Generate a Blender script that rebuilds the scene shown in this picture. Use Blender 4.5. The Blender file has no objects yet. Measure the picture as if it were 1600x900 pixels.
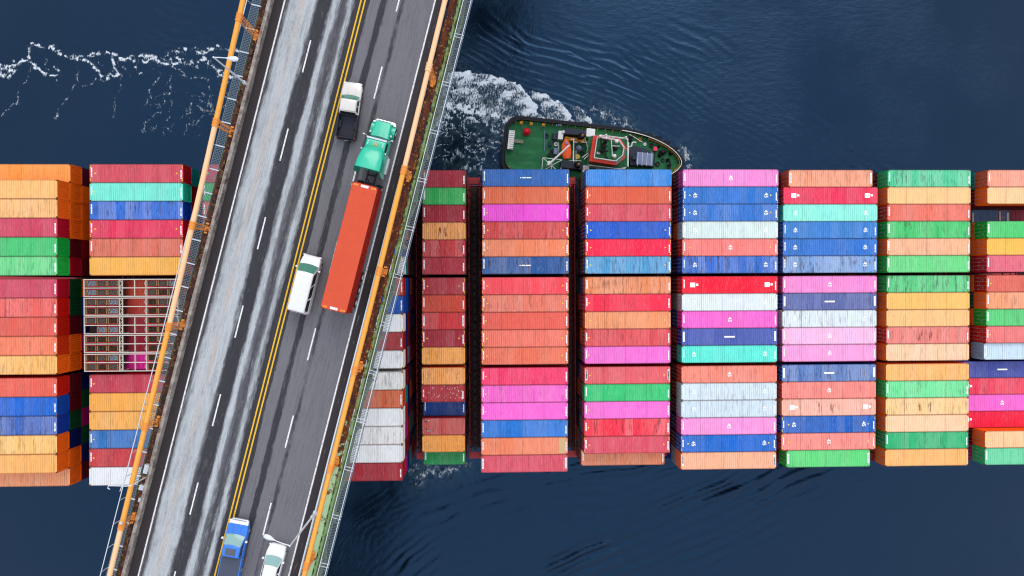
import bpy, bmesh, math, random
import numpy as np
from mathutils import Vector, Matrix
random.seed(7)
sc = bpy.context.scene
col = sc.collection
# ------------------------------------------------------------------ camera, sky, sun, exposure
T = 28.0                       # height of the container tops above the water
F_PX, CAM_H = 1061.3786, 95.4784
AX, AY, RZ = -0.0063, -0.0320, -0.0047
def rot(ax, ay, rz):
    cx, sx, cy, sy, cz, sz = math.cos(ax), math.sin(ax), math.cos(ay), math.sin(ay), math.cos(rz), math.sin(rz)
    Rx = np.array([[1,0,0],[0,cx,-sx],[0,sx,cx]]); Ry = np.array([[cy,0,sy],[0,1,0],[-sy,0,cy]]); Rz = np.array([[cz,-sz,0],[sz,cz,0],[0,0,1]])
    return Rz @ Ry @ Rx
RC = rot(AX, AY, RZ)
CZ = CAM_H + T
cam_d = bpy.data.cameras.new("camera"); cam = bpy.data.objects.new("camera", cam_d); col.objects.link(cam)
cam_d.sensor_width = 36; cam_d.lens = 36*F_PX/1600; cam_d.clip_start = 1; cam_d.clip_end = 12000
cam.matrix_world = Matrix.Translation((0,0,CZ)) @ Matrix([list(r) for r in RC]).to_4x4()
sc.camera = cam
world = bpy.data.worlds.new("World"); sc.world = world; world.use_nodes = True
SUN_EL, SUN_AZ = 40.0, 14.0     # azimuth measured clockwise from +Y
wn = world.node_tree; sky = wn.nodes.new("ShaderNodeTexSky"); sky.sky_type = 'NISHITA'; sky.sun_disc = False
sky.sun_elevation = math.radians(SUN_EL); sky.sun_rotation = math.radians(SUN_AZ)
sky.air_density = 1.0; sky.dust_density = 1.0; sky.ozone_density = 2.0
bg = wn.nodes["Background"]; bg.inputs[1].default_value = 0.15
cloud = wn.nodes.new("ShaderNodeMix"); cloud.data_type = 'RGBA'; cloud.inputs[0].default_value = .78   # thin even cloud over the sky
wn.links.new(sky.outputs[0], cloud.inputs[6]); 
cn = wn.nodes.new("ShaderNodeTexNoise"); cn.inputs['Scale'].default_value = 2.6; cn.inputs['Detail'].default_value = 4
cr = wn.nodes.new("ShaderNodeMapRange"); cr.inputs[1].default_value = .35; cr.inputs[2].default_value = .65; cr.inputs[3].default_value = .75; cr.inputs[4].default_value = 1.2
tc_ = wn.nodes.new("ShaderNodeTexCoord"); wn.links.new(tc_.outputs['Generated'], cn.inputs['Vector']); wn.links.new(cn.outputs['Fac'], cr.inputs[0])
cm = wn.nodes.new("ShaderNodeVectorMath"); cm.operation = 'SCALE'; cm.inputs[0].default_value = (5.9, 6.15, 6.5); 
sz = wn.nodes.new("ShaderNodeSeparateXYZ"); wn.links.new(tc_.outputs['Generated'], sz.inputs[0])   # overcast: brightest overhead, a third of that at the horizon
zr = wn.nodes.new("ShaderNodeMapRange"); zr.inputs[1].default_value = 0; zr.inputs[2].default_value = 1; zr.inputs[3].default_value = .38; zr.inputs[4].default_value = 1.18; wn.links.new(sz.outputs[2], zr.inputs[0])
zm = wn.nodes.new("ShaderNodeMath"); zm.operation = 'MULTIPLY'; wn.links.new(cr.outputs[0], zm.inputs[0]); wn.links.new(zr.outputs[0], zm.inputs[1]); wn.links.new(zm.outputs[0], cm.inputs['Scale'])
wn.links.new(cm.outputs[0], cloud.inputs[7]); wn.links.new(cloud.outputs[2], bg.inputs[0])
sd = bpy.data.lights.new("sun", 'SUN'); sd.energy = 0.8; sd.angle = math.radians(42); sd.color = (1.0, 0.90, 0.78)
so = bpy.data.objects.new("sun", sd); col.objects.link(so)
el, az = math.radians(SUN_EL), math.radians(SUN_AZ)
sdir = Vector((math.sin(az)*math.cos(el), math.cos(az)*math.cos(el), math.sin(el)))
so.rotation_euler = sdir.to_track_quat('Z','Y').to_euler(); so.location = sdir*200
sc.view_settings.view_transform = 'Standard'; sc.view_settings.look = 'None'
sc.cycles.filter_width = 1.15
sc.view_settings.exposure = 0.64; sc.view_settings.gamma = 1

def at(px, py, z):
    """point of the world at height z that lies on a sight line of the photograph (1600 x 900)"""
    d = RC @ np.array([(px-800)/F_PX, -(py-450)/F_PX, -1.0])
    k = (z-CZ)/d[2]
    return Vector((d[0]*k, d[1]*k, z))

# ------------------------------------------------------------------ helpers
def lin(c):
    return tuple(((x/255)/12.92 if x/255 <= .04045 else ((x/255+.055)/1.055)**2.4) for x in c)
class MB:
    def __init__(s): s.v=[]; s.f=[]; s.m=[]; s.mi=0
    def add(s, vs, fs):
        o=len(s.v); s.v += [tuple(v) for v in vs]; s.f += [tuple(i+o for i in f) for f in fs]; s.m += [s.mi]*len(fs); return s
    def box(s, x0,x1,y0,y1,z0,z1):
        return s.add([(x0,y0,z0),(x1,y0,z0),(x1,y1,z0),(x0,y1,z0),(x0,y0,z1),(x1,y0,z1),(x1,y1,z1),(x0,y1,z1)],
              [(3,2,1,0),(4,5,6,7),(0,1,5,4),(1,2,6,5),(2,3,7,6),(3,0,4,7)])
    def bar(s, a, b, w, h=None, up=(0,0,1)):
        a,b=Vector(a),Vector(b); h=h or w; d=(b-a).normalized(); u=Vector(up)
        if abs(d.dot(u))>.98: u=Vector((1,0,0))
        r=d.cross(u).normalized()*w/2; u=r.cross(d).normalized()*h/2
        vs=[a-r-u,a+r-u,a+r+u,a-r+u,b-r-u,b+r-u,b+r+u,b-r+u]
        return s.add(vs,[(0,1,2,3),(7,6,5,4),(4,5,1,0),(5,6,2,1),(6,7,3,2),(7,4,0,3)])
    def tube(s, pts, r, n=8, caps=True):
        pts=[Vector(p) for p in pts]; rs=r if isinstance(r,(list,tuple)) else [r]*len(pts); o=len(s.v)
        for i,p in enumerate(pts):
            d=(pts[min(i+1,len(pts)-1)]-pts[max(i-1,0)]).normalized(); u=Vector((0,0,1)) if abs(d.z)<.95 else Vector((1,0,0))
            a=d.cross(u).normalized(); b=a.cross(d).normalized()
            for k in range(n):
                t=2*math.pi*k/n; s.v.append(tuple(p+(a*math.cos(t)+b*math.sin(t))*rs[i]))
        for i in range(len(pts)-1):
            for k in range(n):
                k2=(k+1)%n; s.f.append((o+i*n+k,o+i*n+k2,o+(i+1)*n+k2,o+(i+1)*n+k)); s.m.append(s.mi)
        if caps:
            s.f.append(tuple(o+k for k in range(n))[::-1]); s.m.append(s.mi)
            s.f.append(tuple(o+(len(pts)-1)*n+k for k in range(n))); s.m.append(s.mi)
        return s
    def cyl(s, c, r, h, n=16, r2=None):
        c=Vector(c); return s.tube([c,c+Vector((0,0,h))],[r,r if r2 is None else r2],n)
    def prism(s, poly, z0, z1):
        n=len(poly); a=sum(poly[i][0]*poly[(i+1)%n][1]-poly[(i+1)%n][0]*poly[i][1] for i in range(n))
        if a<0: poly=poly[::-1]
        vs=[(x,y,z0) for x,y in poly]+[(x,y,z1) for x,y in poly]
        return s.add(vs,[tuple(range(n))[::-1],tuple(range(n,2*n))]+[(i,(i+1)%n,n+(i+1)%n,n+i) for i in range(n)])
    def loft(s, rings):
        o=len(s.v); n=len(rings[0])
        for r in rings: s.v += [tuple(p) for p in r]
        for i in range(len(rings)-1):
            for k in range(n):
                k2=(k+1)%n; s.f.append((o+i*n+k,o+i*n+k2,o+(i+1)*n+k2,o+(i+1)*n+k)); s.m.append(s.mi)
        s.f.append(tuple(o+k for k in range(n))[::-1]); s.f.append(tuple(o+(len(rings)-1)*n+k for k in range(n))); s.m += [s.mi]*2
        return s
    def ball(s, c, r, nu=12, nv=8, sz=1.0):
        c=Vector(c); rings=[]
        for j in range(nv+1):
            t=math.pi*(j+.02)/(nv+.04); rings.append([(c.x+r*math.sin(t)*math.cos(2*math.pi*k/nu), c.y+r*math.sin(t)*math.sin(2*math.pi*k/nu), c.z-r*sz*math.cos(t)) for k in range(nu)])
        return s.loft(rings)
    def mesh(s, name, mats, smooth=False):
        me=bpy.data.meshes.new(name); me.from_pydata(s.v,[],s.f)
        for m in (mats if isinstance(mats,(list,tuple)) else [mats]): me.materials.append(m)
        if len(me.materials)>1: me.polygons.foreach_set('material_index', s.m)
        bm=bmesh.new(); bm.from_mesh(me); bmesh.ops.recalc_face_normals(bm, faces=bm.faces); bm.to_mesh(me); bm.free()
        if smooth:
            me.polygons.foreach_set('use_smooth',[True]*len(me.polygons))
            me.set_sharp_from_angle(angle=math.radians(40))
        me.update(); return me
    def build(s, name, mats, parent=None, smooth=False, bevel=0):
        o=link(name, s.mesh(name, mats, smooth), parent)
        if bevel:
            b=o.modifiers.new('bevel','BEVEL'); b.width=bevel; b.segments=2; b.limit_method='ANGLE'
        return o
def link(name, data, parent=None):
    o=bpy.data.objects.new(name, data); col.objects.link(o)
    if parent is not None: o.parent=parent
    return o
def tag(o, label, cat, group=None, kind=None):
    o['label']=label; o['category']=cat
    if group: o['group']=group
    if kind: o['kind']=kind
    return o
def empty(name, loc=(0,0,0), rz=0):
    o=link(name, None); o.location=loc; o.rotation_euler=(0,0,rz); o.empty_display_size=.5; return o
def struct(o, kind='structure'):
    o['kind']=kind; return o
class NT:
    def __init__(s, name):
        s.mat=bpy.data.materials.new(name); s.mat.use_nodes=True; s.t=s.mat.node_tree; s.b=s.t.nodes['Principled BSDF']
    def n(s, typ, **kw):
        nd=s.t.nodes.new(typ)
        for k,v in kw.items(): setattr(nd,k,v)
        return nd
    def l(s,a,b): s.t.links.new(a,b)
    def val(s, inp, v):
        if isinstance(v,(int,float)): inp.default_value=v
        elif isinstance(v,tuple): inp.default_value = v if len(v)==len(inp.default_value) else (*v,1)
        else: s.l(v,inp)
    def math(s, op, a, b=0.0, c=None, clamp=False):
        m=s.n('ShaderNodeMath',operation=op,use_clamp=clamp); s.val(m.inputs[0],a); s.val(m.inputs[1],b)
        if c is not None: s.val(m.inputs[2],c)
        return m.outputs[0]
    def mix(s, f, a, b, bt='MIX'):
        m=s.n('ShaderNodeMix',data_type='RGBA',blend_type=bt); s.val(m.inputs[0],f); s.val(m.inputs[6],a); s.val(m.inputs[7],b); return m.outputs[2]
    def obj(s): return s.n('ShaderNodeTexCoord').outputs['Object']
    def mapv(s, v, scale=(1,1,1), loc=(0,0,0), rot=(0,0,0)):
        m=s.n('ShaderNodeMapping'); s.l(v,m.inputs[0]); m.inputs['Scale'].default_value=scale; m.inputs['Location'].default_value=loc; m.inputs['Rotation'].default_value=rot; return m.outputs[0]
    def noise(s, v, scale=1, detail=3, rough=.5, w=None, dist=0):
        m=s.n('ShaderNodeTexNoise'); m.inputs['Scale'].default_value=scale; m.inputs['Detail'].default_value=detail; m.inputs['Roughness'].default_value=rough; m.inputs['Distortion'].default_value=dist
        s.l(v,m.inputs['Vector'])
        if w is not None: m.noise_dimensions='4D'; s.l(w,m.inputs['W'])
        return m.outputs['Fac']
    def ramp(s, f, a, b):
        m=s.n('ShaderNodeMapRange',interpolation_type='SMOOTHSTEP'); s.val(m.inputs[0],f); m.inputs[1].default_value=a; m.inputs[2].default_value=b; return m.outputs[0]
    def sep(s, v): m=s.n('ShaderNodeSeparateXYZ'); s.l(v,m.inputs[0]); return m.outputs
    def bump(s, h, strength=.3, dist=.02):
        m=s.n('ShaderNodeBump'); m.inputs['Strength'].default_value=strength; m.inputs['Distance'].default_value=dist; s.l(h,m.inputs['Height']); s.l(m.outputs[0],s.b.inputs['Normal'])
    def fin(s, c, rough=.6, metal=0, spec=.3):
        s.val(s.b.inputs['Base Color'],c); s.val(s.b.inputs['Roughness'],rough); s.b.inputs['Metallic'].default_value=metal; s.b.inputs['Specular IOR Level'].default_value=spec; return s.mat
def simple(name, rgb, rough=.55, metal=0, var=.15, vs=3.0, dirt=.25, spec=.4, dirtcol=(60,48,38)):
    """plain paint with a little mottling and dirt"""
    t=NT(name); o=t.obj(); c=lin(rgb)
    n=t.noise(o,vs,5,.6); n2=t.noise(o,vs*5,4,.6)
    a=t.mix(t.math('MULTIPLY',n,var*2), c, tuple(x*(1-var*1.2) for x in c))
    b=t.mix(t.math('MULTIPLY',t.ramp(n2,.56,.75),dirt), a, lin(dirtcol))
    return t.fin(b, rough, metal, spec)

# ------------------------------------------------------------------ materials
def paint(name, roof, attr=False):
    """container paint: the colour is the object's own colour, alpha = how worn it is"""
    t=NT(name); o=t.obj(); info=t.n('ShaderNodeObjectInfo'); rnd=t.math('MULTIPLY',info.outputs['Random'],91.0)
    if attr:
        at_=t.n('ShaderNodeAttribute',attribute_name='paint'); basec=at_.outputs['Color']; wear=.35
    else:
        basec=info.outputs['Color']; wear=info.outputs['Alpha']
    x,y,z=t.sep(o)[:3]
    if roof:
        streak=t.noise(t.mapv(o,(3.9,.55,1)),1,4,.65,rnd)
        fine=t.noise(t.mapv(o,(11,1.6,1)),1,4,.6,rnd)
        sheet=t.n('ShaderNodeTexWhiteNoise',noise_dimensions='2D'); cx=t.n('ShaderNodeCombineXYZ'); t.l(t.math('FLOOR',t.math('MULTIPLY',x,1/1.15)),cx.inputs[0]); t.l(rnd,cx.inputs[1]); t.l(cx.outputs[0],sheet.inputs[0])
        blotch=t.noise(o,.55,4,.6,rnd)
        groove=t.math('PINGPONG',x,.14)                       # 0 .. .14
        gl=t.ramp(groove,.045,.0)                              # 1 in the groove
        c=t.mix(t.math('MULTIPLY',sheet.outputs['Value'],t.math('MULTIPLY',wear,.16)),basec,(.9,.86,.82))
        c=t.mix(t.math('MULTIPLY',t.math('MULTIPLY',t.ramp(streak,.50,.66),wear),.85,clamp=True),c,t.mix(.80,c,(.05,.04,.045),'MULTIPLY'))
        c=t.mix(t.math('MULTIPLY',t.ramp(fine,.52,.72),.10),c,(.95,.93,.9))
        c=t.mix(t.math('MULTIPLY',t.ramp(blotch,.45,.75),.22),c,t.mix(1.0,c,(.72,.62,.60),'MULTIPLY'))
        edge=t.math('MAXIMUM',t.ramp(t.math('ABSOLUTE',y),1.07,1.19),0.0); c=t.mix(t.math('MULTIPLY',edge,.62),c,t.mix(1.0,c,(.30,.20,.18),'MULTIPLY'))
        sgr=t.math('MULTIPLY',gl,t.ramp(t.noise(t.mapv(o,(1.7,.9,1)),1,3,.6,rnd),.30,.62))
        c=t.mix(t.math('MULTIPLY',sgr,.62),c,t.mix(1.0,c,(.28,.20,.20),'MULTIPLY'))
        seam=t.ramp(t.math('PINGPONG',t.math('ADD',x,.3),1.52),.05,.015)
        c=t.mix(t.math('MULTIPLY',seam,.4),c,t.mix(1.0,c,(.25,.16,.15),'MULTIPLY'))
        rust=t.noise(t.mapv(o,(3.2,.6,1)),1.0,6,.66,rnd)
        rmask=t.math('MULTIPLY',t.ramp(t.math('ADD',rust,t.math('MULTIPLY',wear,.15)),.71,.82),.8)
        c=t.mix(rmask,c,(.13,.045,.02))
        chalk=t.noise(t.mapv(o,(6,1.1,1)),1.1,5,.7,t.math('ADD',rnd,7.0))
        c=t.mix(t.math('MULTIPLY',t.ramp(t.math('ADD',chalk,t.math('MULTIPLY',wear,.05)),.66,.78),.40),c,(.8,.8,.8))
        spots=t.noise(o,7,2,.5,rnd)
        c=t.mix(t.ramp(spots,.74,.80),c,(.10,.04,.03))
    else:
        n=t.noise(t.mapv(o,(1.2,1.2,.5)),1.5,4,.6,rnd)
        c=t.mix(t.math('MULTIPLY',t.ramp(n,.45,.75),.35),basec,t.mix(1.0,basec,(.45,.38,.36),'MULTIPLY'))
        r2=t.noise(t.mapv(o,(1,1,.6)),3,6,.7,rnd)
        c=t.mix(t.math('MULTIPLY',t.ramp(r2,.62,.72),.6),c,(.09,.03,.015))
    return t.fin(c,.58,0,.25)
M={}
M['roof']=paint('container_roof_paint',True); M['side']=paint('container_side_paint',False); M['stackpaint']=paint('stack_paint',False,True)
M['casting']=simple('corner_casting_rust',(112,66,44),.8,0,.3,20,.5)
M['rod']=simple('galvanised_rod',(165,165,165),.45,.4,.2,8,.4)
M['white_mark']=simple('white_decal',(245,245,245),.5,0,.04,9,.06)
M['yellow_mark']=simple('yellow_decal',(250,215,40),.5,0,.05,9,.1)
M['beige_patch']=simple('beige_repair_patch',(205,172,125),.7,0,.25,4,.3)
M['scratch']=simple('scraped_bare_metal',(232,218,214),.6,0,.2,6,.2)
M['stain']=simple('brown_rust_stain',(128,72,44),.8,0,.4,6,.4)
M['ship_red']=simple('ship_red_oxide',(172,50,58),.7,0,.4,1.2,.6)
M['ship_dark']=simple('ship_dark_steel',(52,30,32),.75,0,.4,1.5,.6)
M['hull']=simple('hull_dark_paint',(38,26,32),.6,0,.3,.4,.5)
M['grate']=simple('dark_grating',(62,44,48),.8,0,.4,6,.5)
M['white_steel']=simple('white_steel_frame',(206,199,188),.6,0,.12,3,.25,dirtcol=(150,110,80))
M['bin_red']=simple('bin_red_rim',(205,38,50),.6,0,.2,6,.3)
M['bin_tan']=simple('bin_tan_plate',(158,120,82),.7,0,.2,6,.4)
M['scrap_a']=simple('scrap_brown',(92,70,52),.8,.2,.6,9,.7); M['scrap_b']=simple('scrap_grey_blue',(150,165,178),.55,.3,.5,9,.5); M['scrap_c']=simple('scrap_grey',(120,112,104),.6,.3,.6,9,.6)

# ------------------------------------------------------------------ water
def vnoise(x, y, seed=0):
    xi=np.floor(x).astype(np.int64); yi=np.floor(y).astype(np.int64); fx=x-xi; fy=y-yi
    fx=fx*fx*(3-2*fx); fy=fy*fy*(3-2*fy)
    def h(a,b):
        n=(a*374761393+b*668265263+seed*974634777)&0xffffffff; n=((n^(n>>13))*1274126177)&0xffffffff; return ((n^(n>>16))&0xffff)/65535.0
    return (h(xi,yi)*(1-fx)+h(xi+1,yi)*fx)*(1-fy)+(h(xi,yi+1)*(1-fx)+h(xi+1,yi+1)*fx)*fy
def fbm(x,y,o=4,seed=0):
    s=0; a=.5; t=0
    for k in range(o): s=s+a*vnoise(x*2**k,y*2**k,seed+k); t+=a; a*=.5
    return s/t
def pdist(X,Y,pts,z=0):
    P=[at(a,b,z) for a,b in pts]; d=np.full(X.shape,1e9); tt=np.zeros(X.shape); n=len(P)-1
    for i in range(n):
        ax,ay=P[i].x,P[i].y; bx,by=P[i+1].x-ax,P[i+1].y-ay; L=bx*bx+by*by+1e-9
        t=np.clip(((X-ax)*bx+(Y-ay)*by)/L,0,1); e=np.hypot(X-ax-t*bx,Y-ay-t*by); m=e<d; d=np.where(m,e,d); tt=np.where(m,(i+t)/n,tt)
    return d,tt
def inpoly(X,Y,pts,z=0):
    P=[at(a,b,z) for a,b in pts]; c=np.zeros(X.shape,bool); n=len(P)
    for i in range(n):
        a,b=P[i],P[(i+1)%n]
        cond=((a.y>Y)!=(b.y>Y))&(X<(b.x-a.x)*(Y-a.y)/((b.y-a.y) if abs(b.y-a.y)>1e-9 else 1e-9)+a.x); c^=cond
    return c
def sstep(a,b,x): t=np.clip((x-a)/(b-a),0,1); return t*t*(3-2*t)
def spaced(lo,hi,fine,f,c):
    out=[lo]
    while out[-1]<hi:
        x=out[-1]; st=c
        for a,b in fine:
            if a<=x<=b: st=f
        out.append(x+st)
    return np.array(out)
def make_water():
    a=at(0,60,0); b=at(375,215,0); c=at(660,95,0); d=at(1110,280,0)
    xs=spaced(-118,128,[(a.x-4,b.x),(c.x,d.x)],.13,.42); ys=spaced(-66,62,[(min(b.y,d.y)-2,max(a.y,c.y)+1)],.13,.42)
    xs=np.concatenate([[-6000,-1500,-400,-180],xs,[180,400,1500,6000]]); ys=np.concatenate([[-6000,-1500,-400,-120],ys,[120,400,1500,6000]])
    X,Y=np.meshgrid(xs,ys); near=sstep(116,100,np.abs(X))*sstep(62,54,np.abs(Y))
    wx=(fbm(X*.12,Y*.12,3,3)-.5); wy=(fbm(X*.12+50,Y*.12,3,5)-.5)
    Z=np.zeros(X.shape)
    # long swells and the trains of waves thrown off by the tug and the ship (each follows its own crest line)
    def train(pts, lam, amp, w_near, w_far, side, warp=1.2, seed=0):
        dd,tt=pdist(X,Y,pts); P=[at(p,q,0) for p,q in pts]
        s=np.sign((P[-1].x-P[0].x)*(Y-P[0].y)-(P[-1].y-P[0].y)*(X-P[0].x)); sd=dd*s*side
        env=np.exp(-np.clip(-sd,0,None)/w_near)*np.exp(-np.clip(sd,0,None)/w_far)*sstep(0,.14,tt)*sstep(1,.86,tt)
        ph=sd/lam+warp*(fbm(X*.09,Y*.09,3,seed)-.5)*2
        brk=.35+1.3*sstep(.35,.65,fbm(X*.16+9,Y*.16,3,seed+4))
        q=.5+.5*np.sin(2*np.pi*ph); return .85*amp*env*brk*(q**1.7-.4)
    Z+=train([(1010,20),(1110,60),(1190,120),(1270,190),(1340,240),(1420,300)],1.9,.10,1.5,5,-1,.6,11)
    Z+=train([(880,60),(1000,110),(1120,190),(1260,262),(1330,300)],1.25,.035,8,9,-1,1.0,21)
    Z+=train([(740,935),(1400,650)],2.1,.55,2.5,6,-1,.45,31)
    Z+=train([(640,800),(1150,690)],2.3,.26,5,5,-1,.8,33)
    Z+=train([(1080,745),(1500,640)],1.4,.13,3,4,-1,.8,35)
    Z+=train([(560,960),(640,880),(760,800),(860,760),(1020,745)],1.7,.13,9,5,1,1.1,41)
    Z+=train([(520,900),(560,820),(640,770),(760,735)],1.1,.09,8,8,1,1.4,51)
    Z+=train([(700,-30),(760,30),(820,70),(960,100),(1060,180)],1.5,.06,8,4,1,1.2,61)
    Z+=train([(690,60),(780,110),(900,150),(1050,210)],1.0,.05,4,6,1,1.2,71)
    Z+=train([(-60,40),(120,20),(300,50),(420,40)],1.6,.035,12,8,1,1.6,81)
    Z+=.05*(fbm(X*.35,Y*.5,3,91)-.5)
    foam=np.zeros(X.shape); tint=np.zeros(X.shape)
    jx=(fbm(X*.8,Y*.8,4,101)-.5)*1.5; jy=(fbm(X*.8+31,Y*.8,4,103)-.5)*1.5
    n1=fbm(X*1.9,Y*1.9,4,107); n2=fbm(X*4.1,Y*4.1,3,109)
    def line(pts,w,s):
        dd,tt=pdist(X+jx,Y+jy,pts); return s*np.exp(-(dd/w)**2)*(.10+1.0*sstep(.33,.62,n1+.25*(n2-.5)))
    strong=[[(-20,112),(0,110),(12,106),(25,97),(40,95)],[(-20,100),(0,103),(20,112),(8,118),(-10,114)],[(52,68),(44,80),(44,95),(55,105),(66,117),(76,121),(86,122),(95,115),(88,108)],[(52,68),(70,72),(85,75),(97,85),(120,88),(132,94)],
      [(132,94),(148,105),(155,116),(168,121),(178,118),(183,108),(178,92)],[(140,90),(150,83),(165,82),(185,88),(205,95),(213,108),(222,115)],[(205,90),(230,86),(255,90),(262,80),(285,77),(308,75),(318,85),(322,95),(310,97)],
      [(215,96),(240,92),(250,100),(270,102)],[(275,85),(282,95),(297,92),(305,105)],[(318,80),(345,73),(372,78)],[(240,90),(262,92),(280,99),(300,99)],[(325,100),(345,112),(370,122)],[(335,120),(350,112),(352,125)]]
    thin=[[(160,121),(130,137),(115,135),(108,150),(95,165),(83,187)],[(0,178),(12,172),(20,162),(32,163),(30,155),(25,140),(40,125),(46,105)],[(188,110),(188,135),(182,145),(178,182)],[(115,97),(124,108),(120,120),(124,140)],
      [(250,108),(245,130),(235,145),(230,160)],[(262,130),(270,115),(285,115),(300,122),(325,125),(328,150),(330,175),(310,190),(295,195),(288,210)],[(262,130),(258,150),(250,172),(225,195),(222,215)],[(330,175),(300,165),(290,180)],[(265,130),(268,165),(260,190)],
      [(68,90),(72,110),(90,115)],[(183,100),(200,112),(206,116)],[(270,102),(300,122)],[(340,130),(356,150),(350,168)]]
    for p in strong: foam=np.maximum(foam,line(p,.36,.80))
    for p in thin: foam=np.maximum(foam,line(p,.20,.42))
    def lobe(poly,crest,s,fall):
        m=inpoly(X+jx*.9,Y+jy*.9,poly); dd,_=pdist(X+jx*.4,Y+jy*.4,crest); return np.where(m,s*(.26+.76*np.exp(-dd/fall))*(.55+.9*sstep(.3,.7,fbm(X*.55+Y*.3,Y*.9-X*.3,3,131))),0)
    for L in [lobe([(690,108),(730,112),(770,118),(806,130),(827,147),(852,188),(790,192),(740,176),(690,166)],[(740,112),(790,124),(815,136),(832,158),(854,190)],.92,3.2),
              lobe([(828,140),(848,143),(872,156),(885,170),(905,198),(858,192),(846,166),(832,152)],[(850,143),(872,156),(884,170),(905,198)],.9,1.6),
              lobe([(884,162),(900,165),(915,176),(932,204),(900,196),(896,176)],[(900,165),(915,177),(932,204)],.8,1.2)]: foam=np.maximum(foam,L)
    for p,w,s in [([(680,160),(720,170),(760,176),(800,190),(830,192)],1.1,.8),([(688,186),(720,178),(745,186),(770,200),(800,212)],.9,.62),([(690,205),(700,190),(712,200)],.6,.55),([(720,192),(740,212),(790,225)],.4,.5),
                  ([(725,232),(760,226),(795,222)],.3,.45),([(925,172),(950,182),(985,200)],.9,.5),([(930,200),(980,205),(1030,220),(1062,240)],.5,.5),([(1070,232),(1078,250),(1074,262)],.8,.5),([(690,122),(680,150),(676,200)],1.6,.6),
                  ([(725,262),(745,258),(760,268)],.8,.5),([(640,735),(665,722),(700,738),(730,730)],.7,.5),([(650,755),(672,735),(690,745)],.7,.52),([(700,250),(715,240),(740,250)],.5,.4)]:
        foam=np.maximum(foam,line(p,w,s)*1.05); tint=np.maximum(tint,line(p,w*3,s))
    fil=np.abs(fbm(X*.33+jx*.25,Y*.42+jy*.25,4,141)-.5); fil=np.exp(-(fil/.018)**2)
    foam=np.maximum(foam,np.where(inpoly(X+jx,Y+jy,[(676,140),(800,180),(800,262),(670,262)]),fil*.55,0))
    fil2=np.abs(fbm(X*.22+jx*.2,Y*.25+jy*.2,4,151)-.5); foam=np.maximum(foam,np.where(inpoly(X+jx*2,Y+jy*2,[(150,95),(372,85),(372,215),(190,205)]),np.exp(-(fil2/.010)**2)*.38,0))
    tint=np.maximum(tint,np.where(inpoly(X,Y,[(690,165),(770,172),(810,190),(800,215),(740,200),(690,190)]),.55,0)*fbm(X*.5,Y*.5,3,5))
    Z+=np.clip(foam,0,1)*.10*(n1-.3)
    Z*=near; foam*=near
    V=np.stack([X.ravel(),Y.ravel(),Z.ravel()],1); ny,nx=X.shape
    idx=np.arange(nx*ny).reshape(ny,nx); F=np.stack([idx[:-1,:-1],idx[:-1,1:],idx[1:,1:],idx[1:,:-1]],-1).reshape(-1,4)
    me=bpy.data.meshes.new('water'); me.vertices.add(len(V)); me.vertices.foreach_set('co',V.ravel().astype(np.float32))
    me.loops.add(F.size); me.loops.foreach_set('vertex_index',F.ravel().astype(np.int32)); me.polygons.add(len(F))
    me.polygons.foreach_set('loop_start',(np.arange(len(F))*4).astype(np.int32)); me.polygons.foreach_set('use_smooth',np.ones(len(F),bool)); me.update(calc_edges=True)
    for nm,ar in (('foam',foam),('silt',tint)):
        A=me.attributes.new(nm,'FLOAT','POINT'); A.data.foreach_set('value',ar.ravel().astype(np.float32))
    t=NT('sea_water'); o=t.obj(); fa=t.n('ShaderNodeAttribute',attribute_name='foam').outputs['Fac']; si=t.n('ShaderNodeAttribute',attribute_name='silt').outputs['Fac']
    fn=t.noise(t.mapv(o,(1.0,.42,1),rot=(0,0,-.75)),4.6,6,.66,dist=.5); ridge=t.math('ABSOLUTE',t.math('SUBTRACT',t.noise(o,1.9,5,.6,dist=1.2),.5))
    dens=t.math('ADD',fa,t.math('MULTIPLY',t.math('SUBTRACT',fn,.5),2.2)); dens=t.math('SUBTRACT',dens,t.math('MULTIPLY',ridge,1.1))
    foamm=t.math('MULTIPLY',t.math('MULTIPLY',t.ramp(dens,.20,.78),t.ramp(fa,.02,.15)),.92)
    body=t.mix(t.math('MULTIPLY',si,.8),(.0014,.0038,.0085),(.045,.070,.055))
    c=t.mix(foamm,body,(.74,.80,.86))
    bn=t.noise(t.mapv(o,(.55,1.0,1),rot=(0,0,.35)),1.3,5,.6); bn2=t.noise(t.mapv(o,(1,1.9,1),rot=(0,0,-.3)),4.2,4,.6)
    patch=t.ramp(t.noise(o,.045,3,.5),.35,.68)
    h=t.math('ADD',t.math('MULTIPLY',bn,.6),t.math('MULTIPLY',bn2,.22)); h=t.math('MULTIPLY',h,t.math('ADD',.45,patch))
    h=t.math('ADD',h,t.math('MULTIPLY',foamm,.35))
    t.bump(h,.8,.2)
    m=t.fin(c,t.math('ADD',.07,t.math('MULTIPLY',foamm,.6)),0,1.0); t.b.inputs['Specular Tint'].default_value=(.20,.49,1,1); t.b.inputs['IOR'].default_value=1.40
    me.materials.append(m)
    struct(link('water',me))
make_water()

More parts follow.
